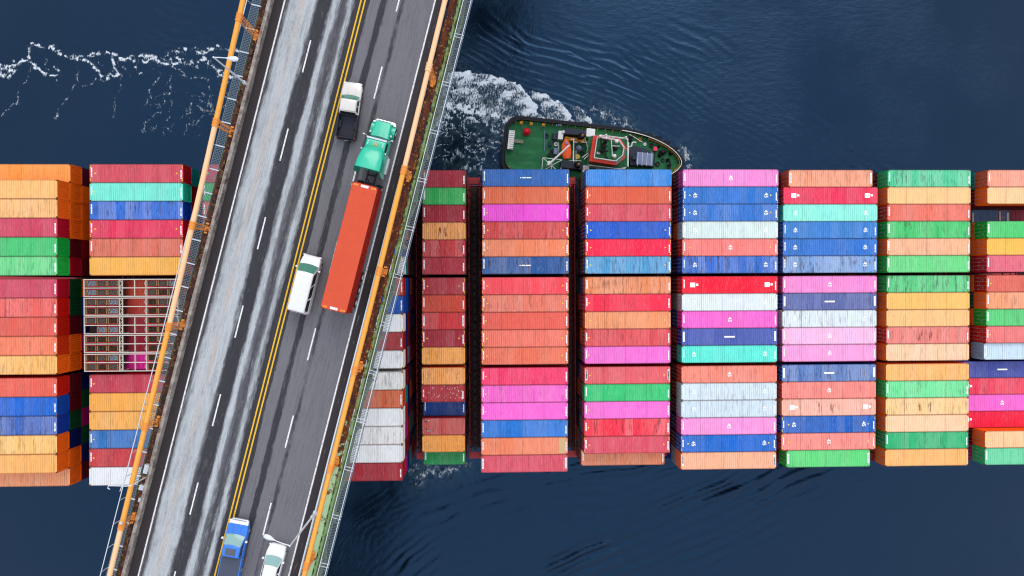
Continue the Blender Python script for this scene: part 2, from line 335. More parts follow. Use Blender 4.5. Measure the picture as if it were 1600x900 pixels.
# ------------------------------------------------------------------ the ship
PITCH, GAP, YC, SH = 2.4649, 0.4084, -5.2464, 0.0101
W17=17*PITCH+2*GAP
def yrow(r): # centre line of a row (1 = top of the photograph)
    return YC+W17/2-(r-.5)*PITCH-(GAP if r>6 else 0)-(GAP if r>11 else 0)
CW=2.438; TH=2.7
def ship_root():
    r=empty('container_ship',(0,YC,0)); tag(r,'long dark hulled container ship loaded across its whole width, passing under the bridge','ship')
    hw=W17/2+.25
    h=MB(); h.prism([(-330,-hw+3),(-320,-hw),(300,-hw),(335,-hw*.75),(360,-hw*.35),(368,0),(360,hw*.35),(335,hw*.75),(300,hw),(-320,hw),(-330,hw-3)],-3,9.6); h.build('hull',M['hull'],r)
    d=MB(); d.box(-318,300,-hw+.35,hw-.35,9.6,9.9)
    for s in (-1,1):
        d.box(-318,300,s*(hw-.12)-.06,s*(hw-.12)+.06,9.6,10.7)
    d.build('main_deck',M['ship_red'],r)
    return r
ship=ship_root()

# container meshes, shared by every copy of the same length
def cont_meshes(L):
    hw=CW/2; h=2.59
    b=MB()
    for x in (0,L-.16):                                   # corner posts
        for y in (-hw,hw-.16): b.box(x,x+.16,y,y+.16,0.12,h-.12)
    for y in (-hw,hw-.1): b.box(.16,L-.16,y,y+.1,h-.12,h-.004); b.box(.16,L-.16,y,y+.1,0,.14)
    for x in (0,L-.14): b.box(x,x+.14,-hw+.165,hw-.165,h-.13,h-.006); b.box(x,x+.14,-hw+.165,hw-.165,0,.15)
    b.box(.14,L-.14,-hw+.1,hw-.1,.02,.12)
    if L>13:
        for x in ((L-12.19)/2,L-(L-12.19)/2-.17):
            for y in (-hw+.001,hw-.171): b.box(x,x+.17,y,y+.17,h-.11,h+.006)
    def corr(n0,n1,p,f):                                  # trapezoid corrugation along one axis
        pts=[]; x=n0; k=0
        while x<n1-.001:
            ph=k%4; pts.append((x,0 if ph in (0,1) else .035)); x+= (p*.28 if ph in (0,2) else p*.22); k+=1
        pts.append((n1,0)); return pts
    for s in (-1,1):                                      # side walls
        pts=corr(.16,L-.16,.28,1); vs=[]; fs=[]
        for i,(x,d) in enumerate(pts): vs += [(x,s*(hw-.02-d),.14),(x,s*(hw-.02-d),h-.12)]
        for i in range(len(pts)-1): fs.append((2*i,2*i+2,2*i+3,2*i+1))
        b.add(vs,fs)
    pts=corr(-hw+.16,hw-.16,.25,1); vs=[]; fs=[]
    for y,d in pts: vs += [(L-.02-d,y,.15),(L-.02-d,y,h-.13)]
    for i in range(len(pts)-1): fs.append((2*i,2*i+2,2*i+3,2*i+1))
    b.add(vs,fs)
    body=b.mesh('body',M['side'])
    r=MB(); pts=[]; x=.0; n=int(round((L-.28)/.28)); xs=[]
    for k in range(n):
        x0=.14+(L-.28)*k/n; p=(L-.28)/n
        for q,d in ((0,-.004),(.12,-.026),(.3,-.026),(.42,-.004)): xs.append((x0+p*q,d))
    xs.append((L-.14,-.004)); vs=[]; fs=[]
    for x,d in xs: vs += [(x,-hw+.10,h-.012+d*.0),(x,-hw+.22,h+d),(x,hw-.22,h+d),(x,hw-.10,h-.012+d*.0)]
    for i in range(len(xs)-1):
        for j in range(3): fs.append((4*i+j,4*i+4+j,4*i+5+j,4*i+1+j))
    r.add(vs,fs)
    for y in (-hw,hw-.1): r.box(.17,L-.17,y,y+.098,h-.02,h+.003)
    for x in (0.0,L-.14): r.box(x,x+.138,-hw+.17,hw-.17,h-.02,h+.002)
    roof=r.mesh('roof',M['roof'])
    d=MB(); w=hw-.17
    d.box(-.0,.05,.006,w,.17,h-.14); d.mi=1
    for yy in (.28,.82):
        d.bar((-.035,yy,.1),(-.035,yy,h-.08),.055)
        d.box(-.06,-.01,yy-.1,yy+.12,.9,.98)
    for (a_,b_,z0_,z1_) in ((.42,.68,1.75,1.95),(.45,.62,1.4,1.48),(.12,.24,1.1,1.3)): d.add([(-.02,a_,z0_),(-.02,b_,z0_),(-.02,b_,z1_),(-.02,a_,z1_)],[(0,1,2,3)])
    d.mi=0
    for z in (.6,1.05,1.55,2.08): d.box(-.018,.0,.05,w-.05,z,z+.09)
    door=d.mesh('door',[M['side'],M['rod']])
    d2=MB(); d2.v=[(x,-y,z) for x,y,z in d.v]; d2.f=[f[::-1] for f in d.f]; d2.m=d.m
    door2=d2.mesh('door',[M['side'],M['rod']])
    c=MB(); c.box(0,.19,0,.17,-.12,.008); c.box(.05,.14,-.003,.0,-.08,-.03)
    cast=c.mesh('corner_casting',M['casting'])
    return dict(body=body,roof=roof,door=door,door2=door2,cast=cast,L=L,h=h)
CM={k:cont_meshes(L) for k,L in ((20,6.06),(40,12.19),(45,13.716))}
def text_mesh(txt,size):
    cu=bpy.data.curves.new('t','FONT'); cu.body=txt; cu.size=size; cu.align_x='CENTER'; cu.align_y='CENTER'; cu.offset=.012
    o=bpy.data.objects.new('t',cu); col.objects.link(o); dg=bpy.context.evaluated_depsgraph_get(); me=bpy.data.meshes.new_from_object(o.evaluated_get(dg))
    vs=[tuple(v.co) for v in me.vertices]; fs=[tuple(p.vertices) for p in me.polygons]
    bpy.data.objects.remove(o); bpy.data.curves.remove(cu); bpy.data.meshes.remove(me); return vs,fs
T45=text_mesh('45',.74)
MK={}
def marking(k,style):
    if (k,style) in MK: return MK[(k,style)]
    L=CM[k]['L']; z=CM[k]['h']+.012; m=MB(); rr=random.Random(hash_(style)+k)
    def q(x0,x1,y0,y1): m.add([(x0,y0,z),(x1,y0,z),(x1,y1,z),(x0,y1,z)],[(0,1,2,3)])
    def tri(x,y,s): m.add([(x-s,y-s,z),(x+s,y,z),(x-s,y+s,z)],[(0,1,2)])
    inset=.25 if k!=45 else .28
    if 'p' not in style:                                 # white identification strips near both ends
        for s,x in ((1,inset),(-1,L-inset)):
            y=-.45 if s>0 else -.75; yy=y; e=y+rr.uniform(1.0,1.25)
            while yy<e:
                l=rr.choice([.07,.1,.16,.22]); q(x-.085,x+.085,yy,yy+l); yy+=l+rr.choice([.0,.035,.05])
    if 'w' in style:
        for x in (inset,L-inset): q(x-.13,x+.13,-.65,.75)
    if 'b' in style: q(L/2-.75,L/2+.75,-.11,.11)
    if 'l' in style:
        for a,b2 in ((-.85,-.68),(-.55,-.02),(.05,.75)): q(L/2+a,L/2+b2,-.075,.075)
    if 's' in style:
        for s in (-1,1):
            x=L/2+s*(L/2-1.5); q(x-.36,x+.36,-.32,.34); q(x+.48,x+.8,-.12,.2)
    def put(x):
        vs,fs=T45; m.add([(x+b_,-a_,z) for a_,b_,_ in vs],fs)
    if '1' in style: put(L/2)
    if '2' in style: put(1.75); put(L-1.75)
    m.mi=1
    if 't' in style:
        tri(.78 if k!=45 else 1.05,0,.13); tri(L-.8 if k!=45 else L-1.05,.0,.12)
    if 'o' in style: tri(.62,0,.12)
    if 'y' in style or 't' in style:
        for x in (.1,L-.1):
            for y in (-.98,-.72,.72,.98): q(x-.05,x+.05,y-.06,y+.06)
    if 'P' in style: m.mi=2; q(L-1.25,L-.3,-1.05,1.05)
    if 'S' in style:
        m.mi=4
        for cx_ in (L*.40,L*.53):
            for i in range(12):
                x=cx_+rr.gauss(0,.13); y=rr.uniform(-.9,.1); l=rr.uniform(.35,.95); w=rr.uniform(.02,.05); m.add([(x,y,z),(x+w,y+.02,z),(x+w*.8,y+l,z),(x+.01,y+l*.9,z)],[(0,1,2,3)])
    if 'X' in style:
        m.mi=3
        for i in range(46):
            x=rr.uniform(.2,L-.3); y=rr.uniform(-1,.95); w=rr.uniform(.02,.09); l=rr.uniform(.04,.28); a=rr.uniform(-.05,.05)
            m.add([(x,y,z),(x+w,y+a,z),(x+w*.7+a,y+l,z),(x-.02+a,y+l*.8,z)],[(0,1,2,3)])
    if 'Y' in style:
        m.mi=3
        for (x,y) in ((.2,.55),(.25,-.35)):
            for j in range(9): 
                a=rr.uniform(0,.8); m.add([(x+a,y+a*(.4 if y>0 else -.6),z),(x+a+.25,y+a*(.4 if y>0 else -.6)+.05,z),(x+a+.2,y+a*(.4 if y>0 else -.6)+.16,z),(x+a-.03,y+a*(.4 if y>0 else -.6)+.12,z)],[(0,1,2,3)])
    me=m.mesh('marking',[M['white_mark'],M['yellow_mark'],M['beige_patch'],M['scratch'],M['stain']]) if m.v else None
    MK[(k,style)]=me; return me
def hash_(s): return sum(ord(c)*(i+3) for i,c in enumerate(s))
import colorsys
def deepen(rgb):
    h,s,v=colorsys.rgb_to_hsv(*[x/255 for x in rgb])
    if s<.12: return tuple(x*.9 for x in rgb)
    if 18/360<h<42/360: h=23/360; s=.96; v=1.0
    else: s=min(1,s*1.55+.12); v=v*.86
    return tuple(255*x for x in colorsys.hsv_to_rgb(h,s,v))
KALB=.90
def container(k, x, y, ztop, rgb, wear, style, label, group='shipping containers stacked on the ship', doors=True, rz=0, faded=True):
    m=CM[k]; r=empty('shipping_container',(x,y,ztop-m['h']),rz); tag(r,label,'container',group)
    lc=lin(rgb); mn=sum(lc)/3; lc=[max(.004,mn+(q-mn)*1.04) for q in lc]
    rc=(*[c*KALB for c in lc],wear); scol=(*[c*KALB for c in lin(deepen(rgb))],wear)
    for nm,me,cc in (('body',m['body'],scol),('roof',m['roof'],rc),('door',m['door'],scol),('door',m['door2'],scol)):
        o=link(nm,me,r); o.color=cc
    if style is not None:
        L=m['L']
        for (cx,cy,rr) in ((0,-CW/2,0),(0,CW/2,-math.pi/2),(L,CW/2,math.pi),(L,-CW/2,math.pi/2)):
            o=link('corner_casting',m['cast'],r); o.location=(cx,cy,m['h']); o.rotation_euler=(0,0,rr)
        mk=marking(k,style)
        if mk: link('marking',mk,r)
    return r
ORD=['','first','second','third','fourth','fifth','sixth','seventh','eighth','ninth','tenth','eleventh','twelfth','thirteenth','fourteenth','fifteenth','sixteenth','seventeenth']
# rows: (row, size, colour words, rgb, wear, marking style, dz, dx)
def R_(words,rgb,wear=.3,style='',size=None,dz=0,dx=0): return (words,rgb,wear,style,size,dz,dx)
BAYS=[]
P_=lambda px,z,y: at(px,450,z).x  # world x of an image column at height z (rows are level)
L1Z,L2Z,CCZ=6.31,3.62,3.3
L1=[R_('orange',(253,165,80),.3,'po',dz=-2.7),R_('pale orange',(253,190,120),.2,'po'),R_('rust flecked pale orange',(253,192,128),.5,'po'),R_('crimson',(208,72,98),.3,'o'),R_('green',(70,195,115),.3,''),R_('streaky light green',(112,215,140),.6,''),
    R_('crimson',(206,76,100),.3,'o'),R_('streaked salmon red',(236,98,92),.7,''),R_('brick red',(224,98,84),.2,''),R_('faded orange salmon',(245,132,98),.4,''),R_('dirty pale orange',(253,190,110),.5,'po'),
    R_('salmon red',(234,104,88),.2,''),R_('blue',(34,104,205),.3,''),R_('patchy blue',(52,98,185),.9,''),R_('worn pale orange',(253,198,120),.6,'po'),R_('clean pale orange',(252,184,110),.2,'po'),R_('peach',(248,170,125),.4,'po',dz=-2.7)]
L2=[R_('crimson',(215,84,98),.3,'t'),R_('pale aqua',(128,236,215),.2,'o'),R_('blotchy blue',(62,118,215),.9,''),R_('raspberry red',(232,64,98),.25,'t'),R_('faded brick',(226,118,98),.4,''),R_('amber',(253,188,98),.1,'pt'),
    None,None,None,None,None,
    R_('dark crimson',(202,66,84),.3,'o'),R_('clean amber',(252,180,92),.1,'po'),R_('amber with rusty edge',(252,184,100),.4,'po'),R_('scuffed blue',(42,118,195),.6,'o'),R_('red',(206,64,72),.4,'o'),R_('white',(240,243,247),.05,'py')]
L3=[R_('crimson',(205,72,92),.3,'t'),R_('green',(60,190,105),.2,''),R_('brick red',(225,100,80),.3,''),R_('crimson',(205,72,92),.3,''),R_('red',(225,70,70),.3,''),R_('blue and white',(42,115,205),.4,'')]
CC=[None]*4+[R_('blue',(20,85,180),.2,'o'),R_('white',(250,252,255),.5,'py'),
    R_('brick red',(200,72,60),.2,'o'),R_('blue',(22,88,180),.15,'o'),R_('white',(255,255,255),.05,'py'),R_('dark red',(178,44,48),.4,''),R_('white',(255,255,255),.3,'py'),
    R_('rust bitten white',(252,250,246),.75,'py'),R_('streaked orange',(228,110,66),.6,'o'),R_('plain white',(255,255,255),.05,'py'),R_('rust spotted white',(255,253,250),.6,'py'),R_('off white',(255,255,255),.2,'py'),R_('dark red',(182,50,62),.45,'')]
C0=[R_('dark red',(172,44,62),.2,''),R_('green',(48,182,88),.45,''),R_('dark red',(168,40,58),.25,''),R_('stained orange',(250,168,98),.7,'ptS'),R_('stained red',(208,58,62),.85,''),R_('dull dark red',(180,52,66),.3,''),
    R_('dark red',(180,54,66),.3,'t'),R_('brick red',(212,82,64),.2,''),R_('red',(212,64,68),.5,'w'),R_('maroon',(170,46,62),.4,'t'),R_('pale orange',(250,172,92),.4,'pt'),
    R_('streaked orange',(250,170,98),.6,'pt'),R_('dark red with white scrapes',(178,50,60),.5,'X'),R_('dark blue',(14,76,162),.4,'',dz=-2.7),R_('scraped brick red',(202,82,78),.7,'pY',dz=-1.2),R_('bright orange',(250,166,80),.4,'pt',dz=-1.2),R_('green',(38,155,86),.3,'',dz=-3.6)]
C1=[R_('blue',(42,106,188),.25,'l'),R_('orange red',(236,112,74),.35,'y'),R_('hot magenta pink',(250,92,220),.2,'o'),R_('red with dark smudge',(220,72,72),.6,'t'),R_('salmon orange',(248,142,104),.4,'t'),R_('smudged dull blue',(46,94,160),.9,'l'),
    R_('bright coral red',(255,88,98),.3,'t'),R_('patchy salmon',(240,130,108),.6,'t'),R_('brick salmon',(238,106,92),.15,'o'),R_('smooth salmon',(245,128,110),.25,'t'),R_('dull salmon orange',(240,124,98),.3,'t'),
    R_('rose red',(250,72,118),.4,'o'),R_('spotted pink',(250,116,206),.35,'o'),R_('bright pink',(255,116,216),.1,'o'),R_('chalky blue',(44,124,214),.5,''),R_('salmon with beige end patch',(246,142,106),.35,'P'),R_('dusty rose red',(224,90,108),.3,'w')]
C2=[R_('bright mottled blue',(58,142,224),.6,'p'),R_('brick red',(228,102,76),.2,'o'),R_('dusty crimson',(222,88,102),.4,'o'),R_('deep blue',(20,94,205),.3,'t'),R_('vivid red',(250,44,82),.2,'t'),R_('pale scuffed blue',(80,162,214),.8,'t'),
    R_('sooty orange',(240,146,98),.8,''),R_('vivid red',(250,56,84),.35,'o'),R_('light orange',(246,156,108),.4,'pt'),R_('faded crimson',(230,86,92),.5,'o'),R_('pink',(248,122,212),.2,'o'),
    R_('faded red',(232,100,108),.3,'wt'),R_('green',(62,200,122),.3,''),R_('pink',(250,122,212),.2,'o'),R_('scratched bright red',(250,56,78),.9,'o'),R_('dull crimson',(222,86,104),.3,'t'),R_('peach orange',(246,152,112),.5,'',dz=-2.9)]
C3=[R_('pale pink',(248,148,214),.2,'1'),R_('blue',(44,118,204),.3,'2ty'),R_('streaky blue',(50,118,204),.6,'2ty'),R_('greenish white',(218,234,230),.25,'2'),R_('coral',(250,132,126),.35,'1t'),R_('rust scraped blue',(52,110,202),1.0,'2'),
    R_('signal red',(250,34,62),.1,'s'),R_('greyish white',(228,236,240),.1,'2'),R_('pink',(248,112,206),.2,'1'),R_('indigo',(76,94,174),.3,'bpw'),R_('turquoise',(104,234,214),.25,'2'),
    R_('coral',(250,142,122),.5,'p1'),R_('rust dotted pale grey',(216,230,238),.4,'2'),R_('pale grey',(210,226,236),.5,'2'),R_('pale pink',(248,156,216),.1,'1'),R_('strong blue',(28,108,204),.25,'2ty'),R_('peach',(252,182,146),.3,'w')]
C4=[R_('peach',(248,164,130),.5,'w',40,dx=0.75),R_('crimson',(240,60,94),.4,'ps'),R_('mint',(150,240,220),.2,'p2'),R_('blue',(62,130,204),.3,'2'),R_('deeper blue',(52,118,204),.3,'2'),R_('rusty grey blue',(128,164,214),1.0,'2'),
    R_('pink',(248,146,210),.15,'1'),R_('indigo',(88,102,166),.6,'bpw'),R_('rust marked white',(224,234,240),.6,'p2'),R_('very pale pink',(248,192,226),.1,'1'),R_('pale pink',(246,164,216),.1,'1'),
    R_('rust streaked slate blue',(94,128,190),.9,'bpw'),R_('coral',(250,142,132),.35,'p1'),R_('peach with two brown stains',(252,186,166),.5,'psS'),R_('royal blue',(28,98,188),.4,'2ty'),R_('coral',(250,144,134),.4,'1t'),R_('light green',(100,214,126),.3,'w',40,dx=.75)]
C5=[R_('sea green with white specks',(92,208,156),.85,''),R_('light apricot',(253,202,142),.2,'p'),R_('brick pink',(236,122,104),.35,''),R_('streaky green',(74,200,114),.6,''),R_('peach',(250,186,146),.4,''),R_('leaf green',(110,216,134),.3,''),
    R_('scraped green',(72,200,120),.9,''),R_('amber',(253,196,112),.15,'pt'),R_('apricot',(252,196,132),.25,'pt'),R_('scorched dusty red',(236,132,122),.6,'S'),R_('pale peach',(252,206,168),.4,'pt'),
    R_('orange',(252,186,112),.4,'pt'),R_('pale green',(120,226,156),.5,''),R_('rust streaked apricot',(252,206,146),.6,'ptS'),R_('pale peach',(252,208,168),.1,'pt'),R_('dark green',(48,180,116),.5,''),R_('orange',(252,186,116),.2,'pt')]
C6=[R_('peach',(250,168,142),.3,'o'),R_('pale apricot',(252,204,150),.4,'po'),None,R_('green',(84,206,116),.25,''),R_('amber',(253,192,92),.1,'po'),R_('dusty rose',(230,108,126),.4,''),
    R_('brick red',(226,106,90),.3,'o'),R_('orange peach',(248,162,118),.5,''),R_('green',(90,206,120),.3,''),R_('dusty red',(236,124,122),.2,'o'),R_('pale blue grey',(205,226,240),.2,'w',dz=-.4,dx=.0),
    R_('indigo',(72,82,164),.25,'bp',45,dz=-2.2,dx=-2.7),R_('crimson',(240,62,92),.5,'ps',45,dz=-2.2,dx=-2.7),R_('pink',(248,112,206),.15,'1',45,dz=-2.2,dx=-2.7),R_('bright crimson',(240,36,72),.1,'ps',45,dz=-2.2,dx=-2.7),R_('apricot',(252,202,152),.2,'po'),R_('sea green',(110,212,162),.3,'')]
XC6=at(1541,350,T-.5).x
bays=[('far left bay',L1,-55.7138-12.19,L1Z,40),('second bay from left',L2,-53.1853,L2Z,40),('half hidden bay under bridge',L3,at(314.5,300,T+L2Z).x,L2Z,40),
      ('bay just right of bridge',CC,-11.7876-12.19,CCZ,40),('bay of short containers',C0,-9.6581,-.9,20),('sixth bay from right',C1,-1.199,0,40),
      ('fifth bay from right',C2,13.3522,-.086,40),('fourth bay from right',C3,27.1938,-.17,45),('third bay from right',C4,41.8466,-.58,45),
      ('second bay from right',C5,56.9837,-.49,40),('bay cut off by right edge',C6,XC6,-.5,40)]
PAL=[('maroon',(120,30,45)),('maroon',(128,32,40)),('dark red',(160,40,45)),('orange',(240,130,50)),('navy',(25,45,110)),('dark green',(20,90,60)),('blue',(30,90,180)),('brick red',(190,75,60)),('teal',(40,150,150)),('magenta',(200,40,140)),('grey',(150,155,165))]
L1B=['','maroon','orange','orange','orange','maroon','crimson','dark green','dark green','maroon','orange','orange','maroon','maroon','dark green','navy','orange','maroon']
CN={'maroon':(104,20,38),'orange':(250,140,45),'crimson':(190,30,60),'dark green':(14,72,44),'navy':(24,40,100)}
lowers=[]     # (x, y, ztop, rgb, L) deeper tiers go to one mesh
rng=random.Random(5)
def place(bi):
    name,rows,x0,dz0,size=bays[bi]
    for r in range(1,18):
        e=rows[r-1] if r-1<len(rows) else None
        y=yrow(r); sx=SH*(y-YC); zt=T+dz0
        if e is None:
            hidden=bi in (2,3)
            if hidden:
                for k in range(0,7): lowers.append((x0+sx,y,zt-k*TH,rng.choice(PAL)[1],12.19))
            elif bi==1:
                pass
            elif bi==10:
                for k in range(4,6): lowers.append((x0+sx,y,zt-k*TH,rng.choice(PAL)[1],12.19))
            continue
        words,rgb,wear,style,sz,dz,dx=e; k=sz or size; zt+=dz; X=x0+sx+dx
        container(k,X,y,zt,rgb,wear,style,f"{words} container, {ORD[r]} row down, {name}")
        n=1
        if bi in (0,1,3,6,7,8,9,10):
            w2,c2=rng.choice(PAL)
            if bi==0: w2=L1B[r]; c2=CN[w2]
            container(k,x0+sx+(dx if bi in(8,) or sz==45 and bi==10 else 0),y,zt-TH,c2,.3,None,f"{w2} container under {words} one, {ORD[r]} row, {name}")
            n=2
        for j in range(n,9):
            zz=zt-j*TH
            if zz<14.2: break
            lowers.append((x0+sx,y,zz,rng.choice(PAL)[1],CM[size]['L']))
for b in range(11): place(b)
# two short containers deep in the hole of the right-hand bay (row 3)
container(20,at(1518,340,T-8.2).x,yrow(3),T-8.2,(100,125,165),.2,'w','grey blue short container deep in the hole near the right edge')
container(20,at(1560,340,T-8.2).x,yrow(3),T-8.2,(150,40,60),.2,'t','maroon short container deep in the hole at the right edge')

# ---- flat racks with scrap bins on the second bay
RZT=T+L2Z+.55
rx0=at(130.8,510,RZT).x; rx1=rx0+12.3
y_hi=at(140,435.5,RZT).y; y_lo=at(140,581.5,RZT).y; rp=(y_hi-y_lo)/5
under=[('orange red',(214,84,58)),('brick red',(205,70,60)),('crimson',(172,42,58)),('dark crimson',(165,36,58)),('magenta',(250,20,170))]
def scrap_mesh(seed,mat):
    rr=random.Random(seed); m=MB()
    m.add([(-.52,-.36,.0),(.52,-.36,.0),(.52,.36,.02),(-.52,.36,.0)],[(0,1,2,3)])
    for i in range(46):
        x,y=rr.uniform(-.46,.46),rr.uniform(-.3,.3); a=rr.uniform(0,3.14); s=rr.uniform(.05,.13); w=s*rr.uniform(.3,1); z=rr.uniform(0,.14)
        dx,dy=math.cos(a)*s,math.sin(a)*s
        m.bar((x-dx,y-dy,z),(x+dx,y+dy,z+rr.uniform(-.03,.06)),w,w*.6)
    return m.mesh('contents',mat)
SCR=[scrap_mesh(1,M['scrap_a']),scrap_mesh(2,M['scrap_a']),scrap_mesh(3,M['scrap_b']),scrap_mesh(4,M['scrap_c']),scrap_mesh(5,M['scrap_a'])]
bm_=MB()
for s in (-1,1): bm_.box(-.60,.60,s*.42-.035,s*.42+.035,-1.0,0)
bm_.box(-.6,.6,-.385,.385,-1.0,-.95)
bin_body=bm_.mesh('bin_wall',M['bin_red'])
bm2=MB()
for s in (-1,1): bm2.box(s*.60-.045,s*.60+.045,-.385,.385,-.95,-.03)
bin_end=bm2.mesh('end_plate',M['bin_tan'])
NTH=['topmost','second','third','fourth','lowest']
rk=random.Random(11)
for i in range(5):
    yt=y_hi-i*rp; y0=yt-rp+.05; y1=yt-.05; ym=(y0+y1)/2; z=RZT
    r=empty('flat_rack',(rx0,ym,z-2.2)); tag(r,f'white steel flat rack holding scrap bins, {NTH[i]} of the five racks','flat rack','flat racks carrying scrap bins'); 
    hw=(y1-y0)/2; b=MB()
    for yy in (-hw+.06,0,hw-.06): b.box(0,12.3,yy-.055,yy+.055,2.02,2.2)
    for xx in (0,12.18): b.box(xx,xx+.12,-hw,hw,2.0,2.19)
    for xx in (4.55,4.95,8.05): b.box(xx,xx+.09,-hw+.1,hw-.1,1.98,2.16)
    if i!=1: b.box(6.55,6.65,-hw+.1,hw-.1,1.98,2.16)
    for s in (-1,1):
        a=hw*.5*s; b.bar((4.62,a-.5,2.05),(4.98,a,2.05),.06); b.bar((4.98,a,2.05),(4.62,a+.5,2.05),.06); b.bar((8.1,a-.5,2.05),(7.85,a,2.05),.05); b.bar((7.85,a,2.05),(8.1,a+.5,2.05),.05)
    b.build('frame',M['white_steel'],r)
    p=MB()
    for xx in (0.05,4.7,8.2,12.1):
        for yy in (-hw+.1,hw-.1): p.bar((xx,yy,0),(xx,yy,2.0),.12)
    p.build('post',M['white_steel'],r)
    f=MB(); f.box(0.1,4.8,-hw+.03,hw-.03,.95,1.05); f.box(8.1,12.2,-hw+.03,hw-.03,.95,1.05); f.build('floor',M['ship_dark'],r)
    for h_ in (0,1):
        yc=ym+(.25 if h_==0 else -.25)*(y1-y0)
        for j in range(6):
            xc=rx0+(.85+1.42*j if j<3 else 8.85+1.40*(j-3))
            if i==2 and h_==1 and j==0: continue
            k=rk.choice([0,1,4,2,3,0,3]); kind=['brown','dark brown','blue grey','grey','rusty brown'][[0,1,2,3,4].index(k)]
            bn=empty('scrap_bin',(xc,yc,z-.12)); bn.scale=(1,.98,1)
            tag(bn,f"red rimmed bin of {kind} scrap, {['upper','lower'][h_]} line, {ORD[j+1]} from left, {NTH[i]} rack",'bin','scrap bins in the white racks')
            link('bin_wall',bin_body,bn); link('end_plate',bin_end,bn); c=link('contents',SCR[k],bn); c.location=(0,0,-.24)
    container(40,rx0+.05,ym,RZT-2.35,under[i][1],.2,'p',f"{under[i][0]} container seen through the {NTH[i]} white scrap rack")
    for k in range(1,6): lowers.append((rx0+.05,ym,RZT-2.35-k*TH,rng.choice(PAL)[1],12.19))

# ---- deeper tiers: one mesh (more than 300 containers are already separate)
V=[];Fc=[];Cc=[]
for (x,y,zt,rgb,L) in lowers:
    m=MB(); hw=CW/2; m.box(x,x+L,y-hw,y+hw,zt-2.59,zt)
    for k in range(5): 
        yy=y-hw+.2+k*.5; m.box(x-.03,x-.002,yy-.03,yy+.03,zt-2.45,zt-.12)
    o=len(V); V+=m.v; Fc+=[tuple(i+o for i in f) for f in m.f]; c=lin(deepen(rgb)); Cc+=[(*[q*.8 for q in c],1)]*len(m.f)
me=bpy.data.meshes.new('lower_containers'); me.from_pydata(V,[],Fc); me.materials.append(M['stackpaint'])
ca=me.color_attributes.new('paint','FLOAT_COLOR','CORNER'); li=0; buf=[]
for p,c in zip(me.polygons,Cc): buf+=list(c)*len(p.vertices)
ca.data.foreach_set('color',buf)
lo=link('lower_containers',me); tag(lo,'deeper tiers of mixed coloured containers below the top layers','containers',None,'stuff')

# ---- hatch covers and lashing bridges (fixed to the ship)
for bi,(nm,rows,x0,dz0,size) in enumerate(bays):
    hc=MB(); L=CM[size]['L']
    for a,b in ((1,6),(7,11),(12,17)): hc.box(x0-.1,x0+L+.1,yrow(b)-CW/2-YC,yrow(a)+CW/2-YC,9.9,11.4)
    hc.build('hatch_cover',M['ship_dark'],ship)
gaps=[]
for i in range(len(bays)-1):
    a=bays[i][2]+CM[bays[i][4]]['L']; b=bays[i+1][2]
    gaps.append((a,b))
gaps.append((bays[-1][2]+12.5,bays[-1][2]+14.5))
for gi,(a,b) in enumerate(gaps):
    xc=(a+b)/2+ (0.0); w=min(1.9,(b-a)*.8)
    if gi==3: xc=(a+b)/2+.1; w=1.5
    if w<.3: continue
    zt=T-8.6; lb=MB(); hw=W17/2+.1
    for s in (-1,1):
        xx=xc+s*(w/2-.12)
        lb.bar((xx,-hw,zt),(xx,hw,zt),.16,.22); lb.bar((xx,-hw,zt-2.6),(xx,hw,zt-2.6),.14,.2); lb.bar((xx,-hw,zt-5.4),(xx,hw,zt-5.4),.14,.2)
    if w>.7:
        y=-hw
        while y<hw:
            for s in (-1,1):
                xx=xc+s*(w/2-.12)
                lb.bar((xx,y,9.9),(xx,y,zt),.14)
                lb.bar((xx,y,zt-2.6),(xx,y+1.2,zt),.07)
            y+=PITCH*.5 if w>1 else PITCH
        for s in (-1,1): lb.box(xc-w/2,xc+w/2,s*(hw-.5)-.5,s*(hw-.5)+.5,zt+.115,zt+.2)
    part=lb.build('lashing_bridge',M['ship_red'],ship)
    wk=MB(); wk.box(xc-w/2+.3,xc+w/2-.3,-hw+1.05,hw-1.05,zt-2.5,zt-2.42); n=0
    y=-hw+1.3
    while y<hw-1.3:
        if w>1: wk.box(xc-.22,xc+.22,y,y+.85,zt-.08,zt); 
        for s in (-1,1): wk.ball((xc+s*w*.36,y+.4,zt+.12),.16,8,5)
        y+=1.23
    wk.build('walkway',M['grate'],part)
rods=MB()
for gi,(a,b) in enumerate(gaps):
    for r in range(1,18,1):
        y=yrow(r)-YC; x=b+.0
        for s in (-1,1):
            if b-a>1.0: rods.tube([(x-.5,y-s*.9,T-8.6),(x-.12,y+s*1.0,T-3.4)],.03,5)
            if b-a>1.0: rods.tube([(a+.4,y-s*.9,T-8.6),(a+.1,y+s*1.0,T-3.4)],.03,5)
rods.build('lashing_rods',M['casting'],ship)

# ------------------------------------------------------------------ the bridge
ZD=55.5
pa,pb=at(563,0,ZD),at(334,900,ZD)
BDIR=Vector((pa.x-pb.x,pa.y-pb.y,0)).normalized(); BRT=Vector((BDIR.y,-BDIR.x,0)); BO=at(448.5,450,ZD)
BANG=math.atan2(-BDIR.x,BDIR.y)       # local +Y runs up the picture along the road
def bl(px,py,z=ZD):
    """photo point at height z in bridge coordinates (t across, s along)"""
    p=at(px,py,z)-BO; return (p.dot(BRT), p.dot(BDIR))
def frame(o): o.location=BO; o.rotation_euler=(0,0,BANG); return o
S0,S1=-330,330
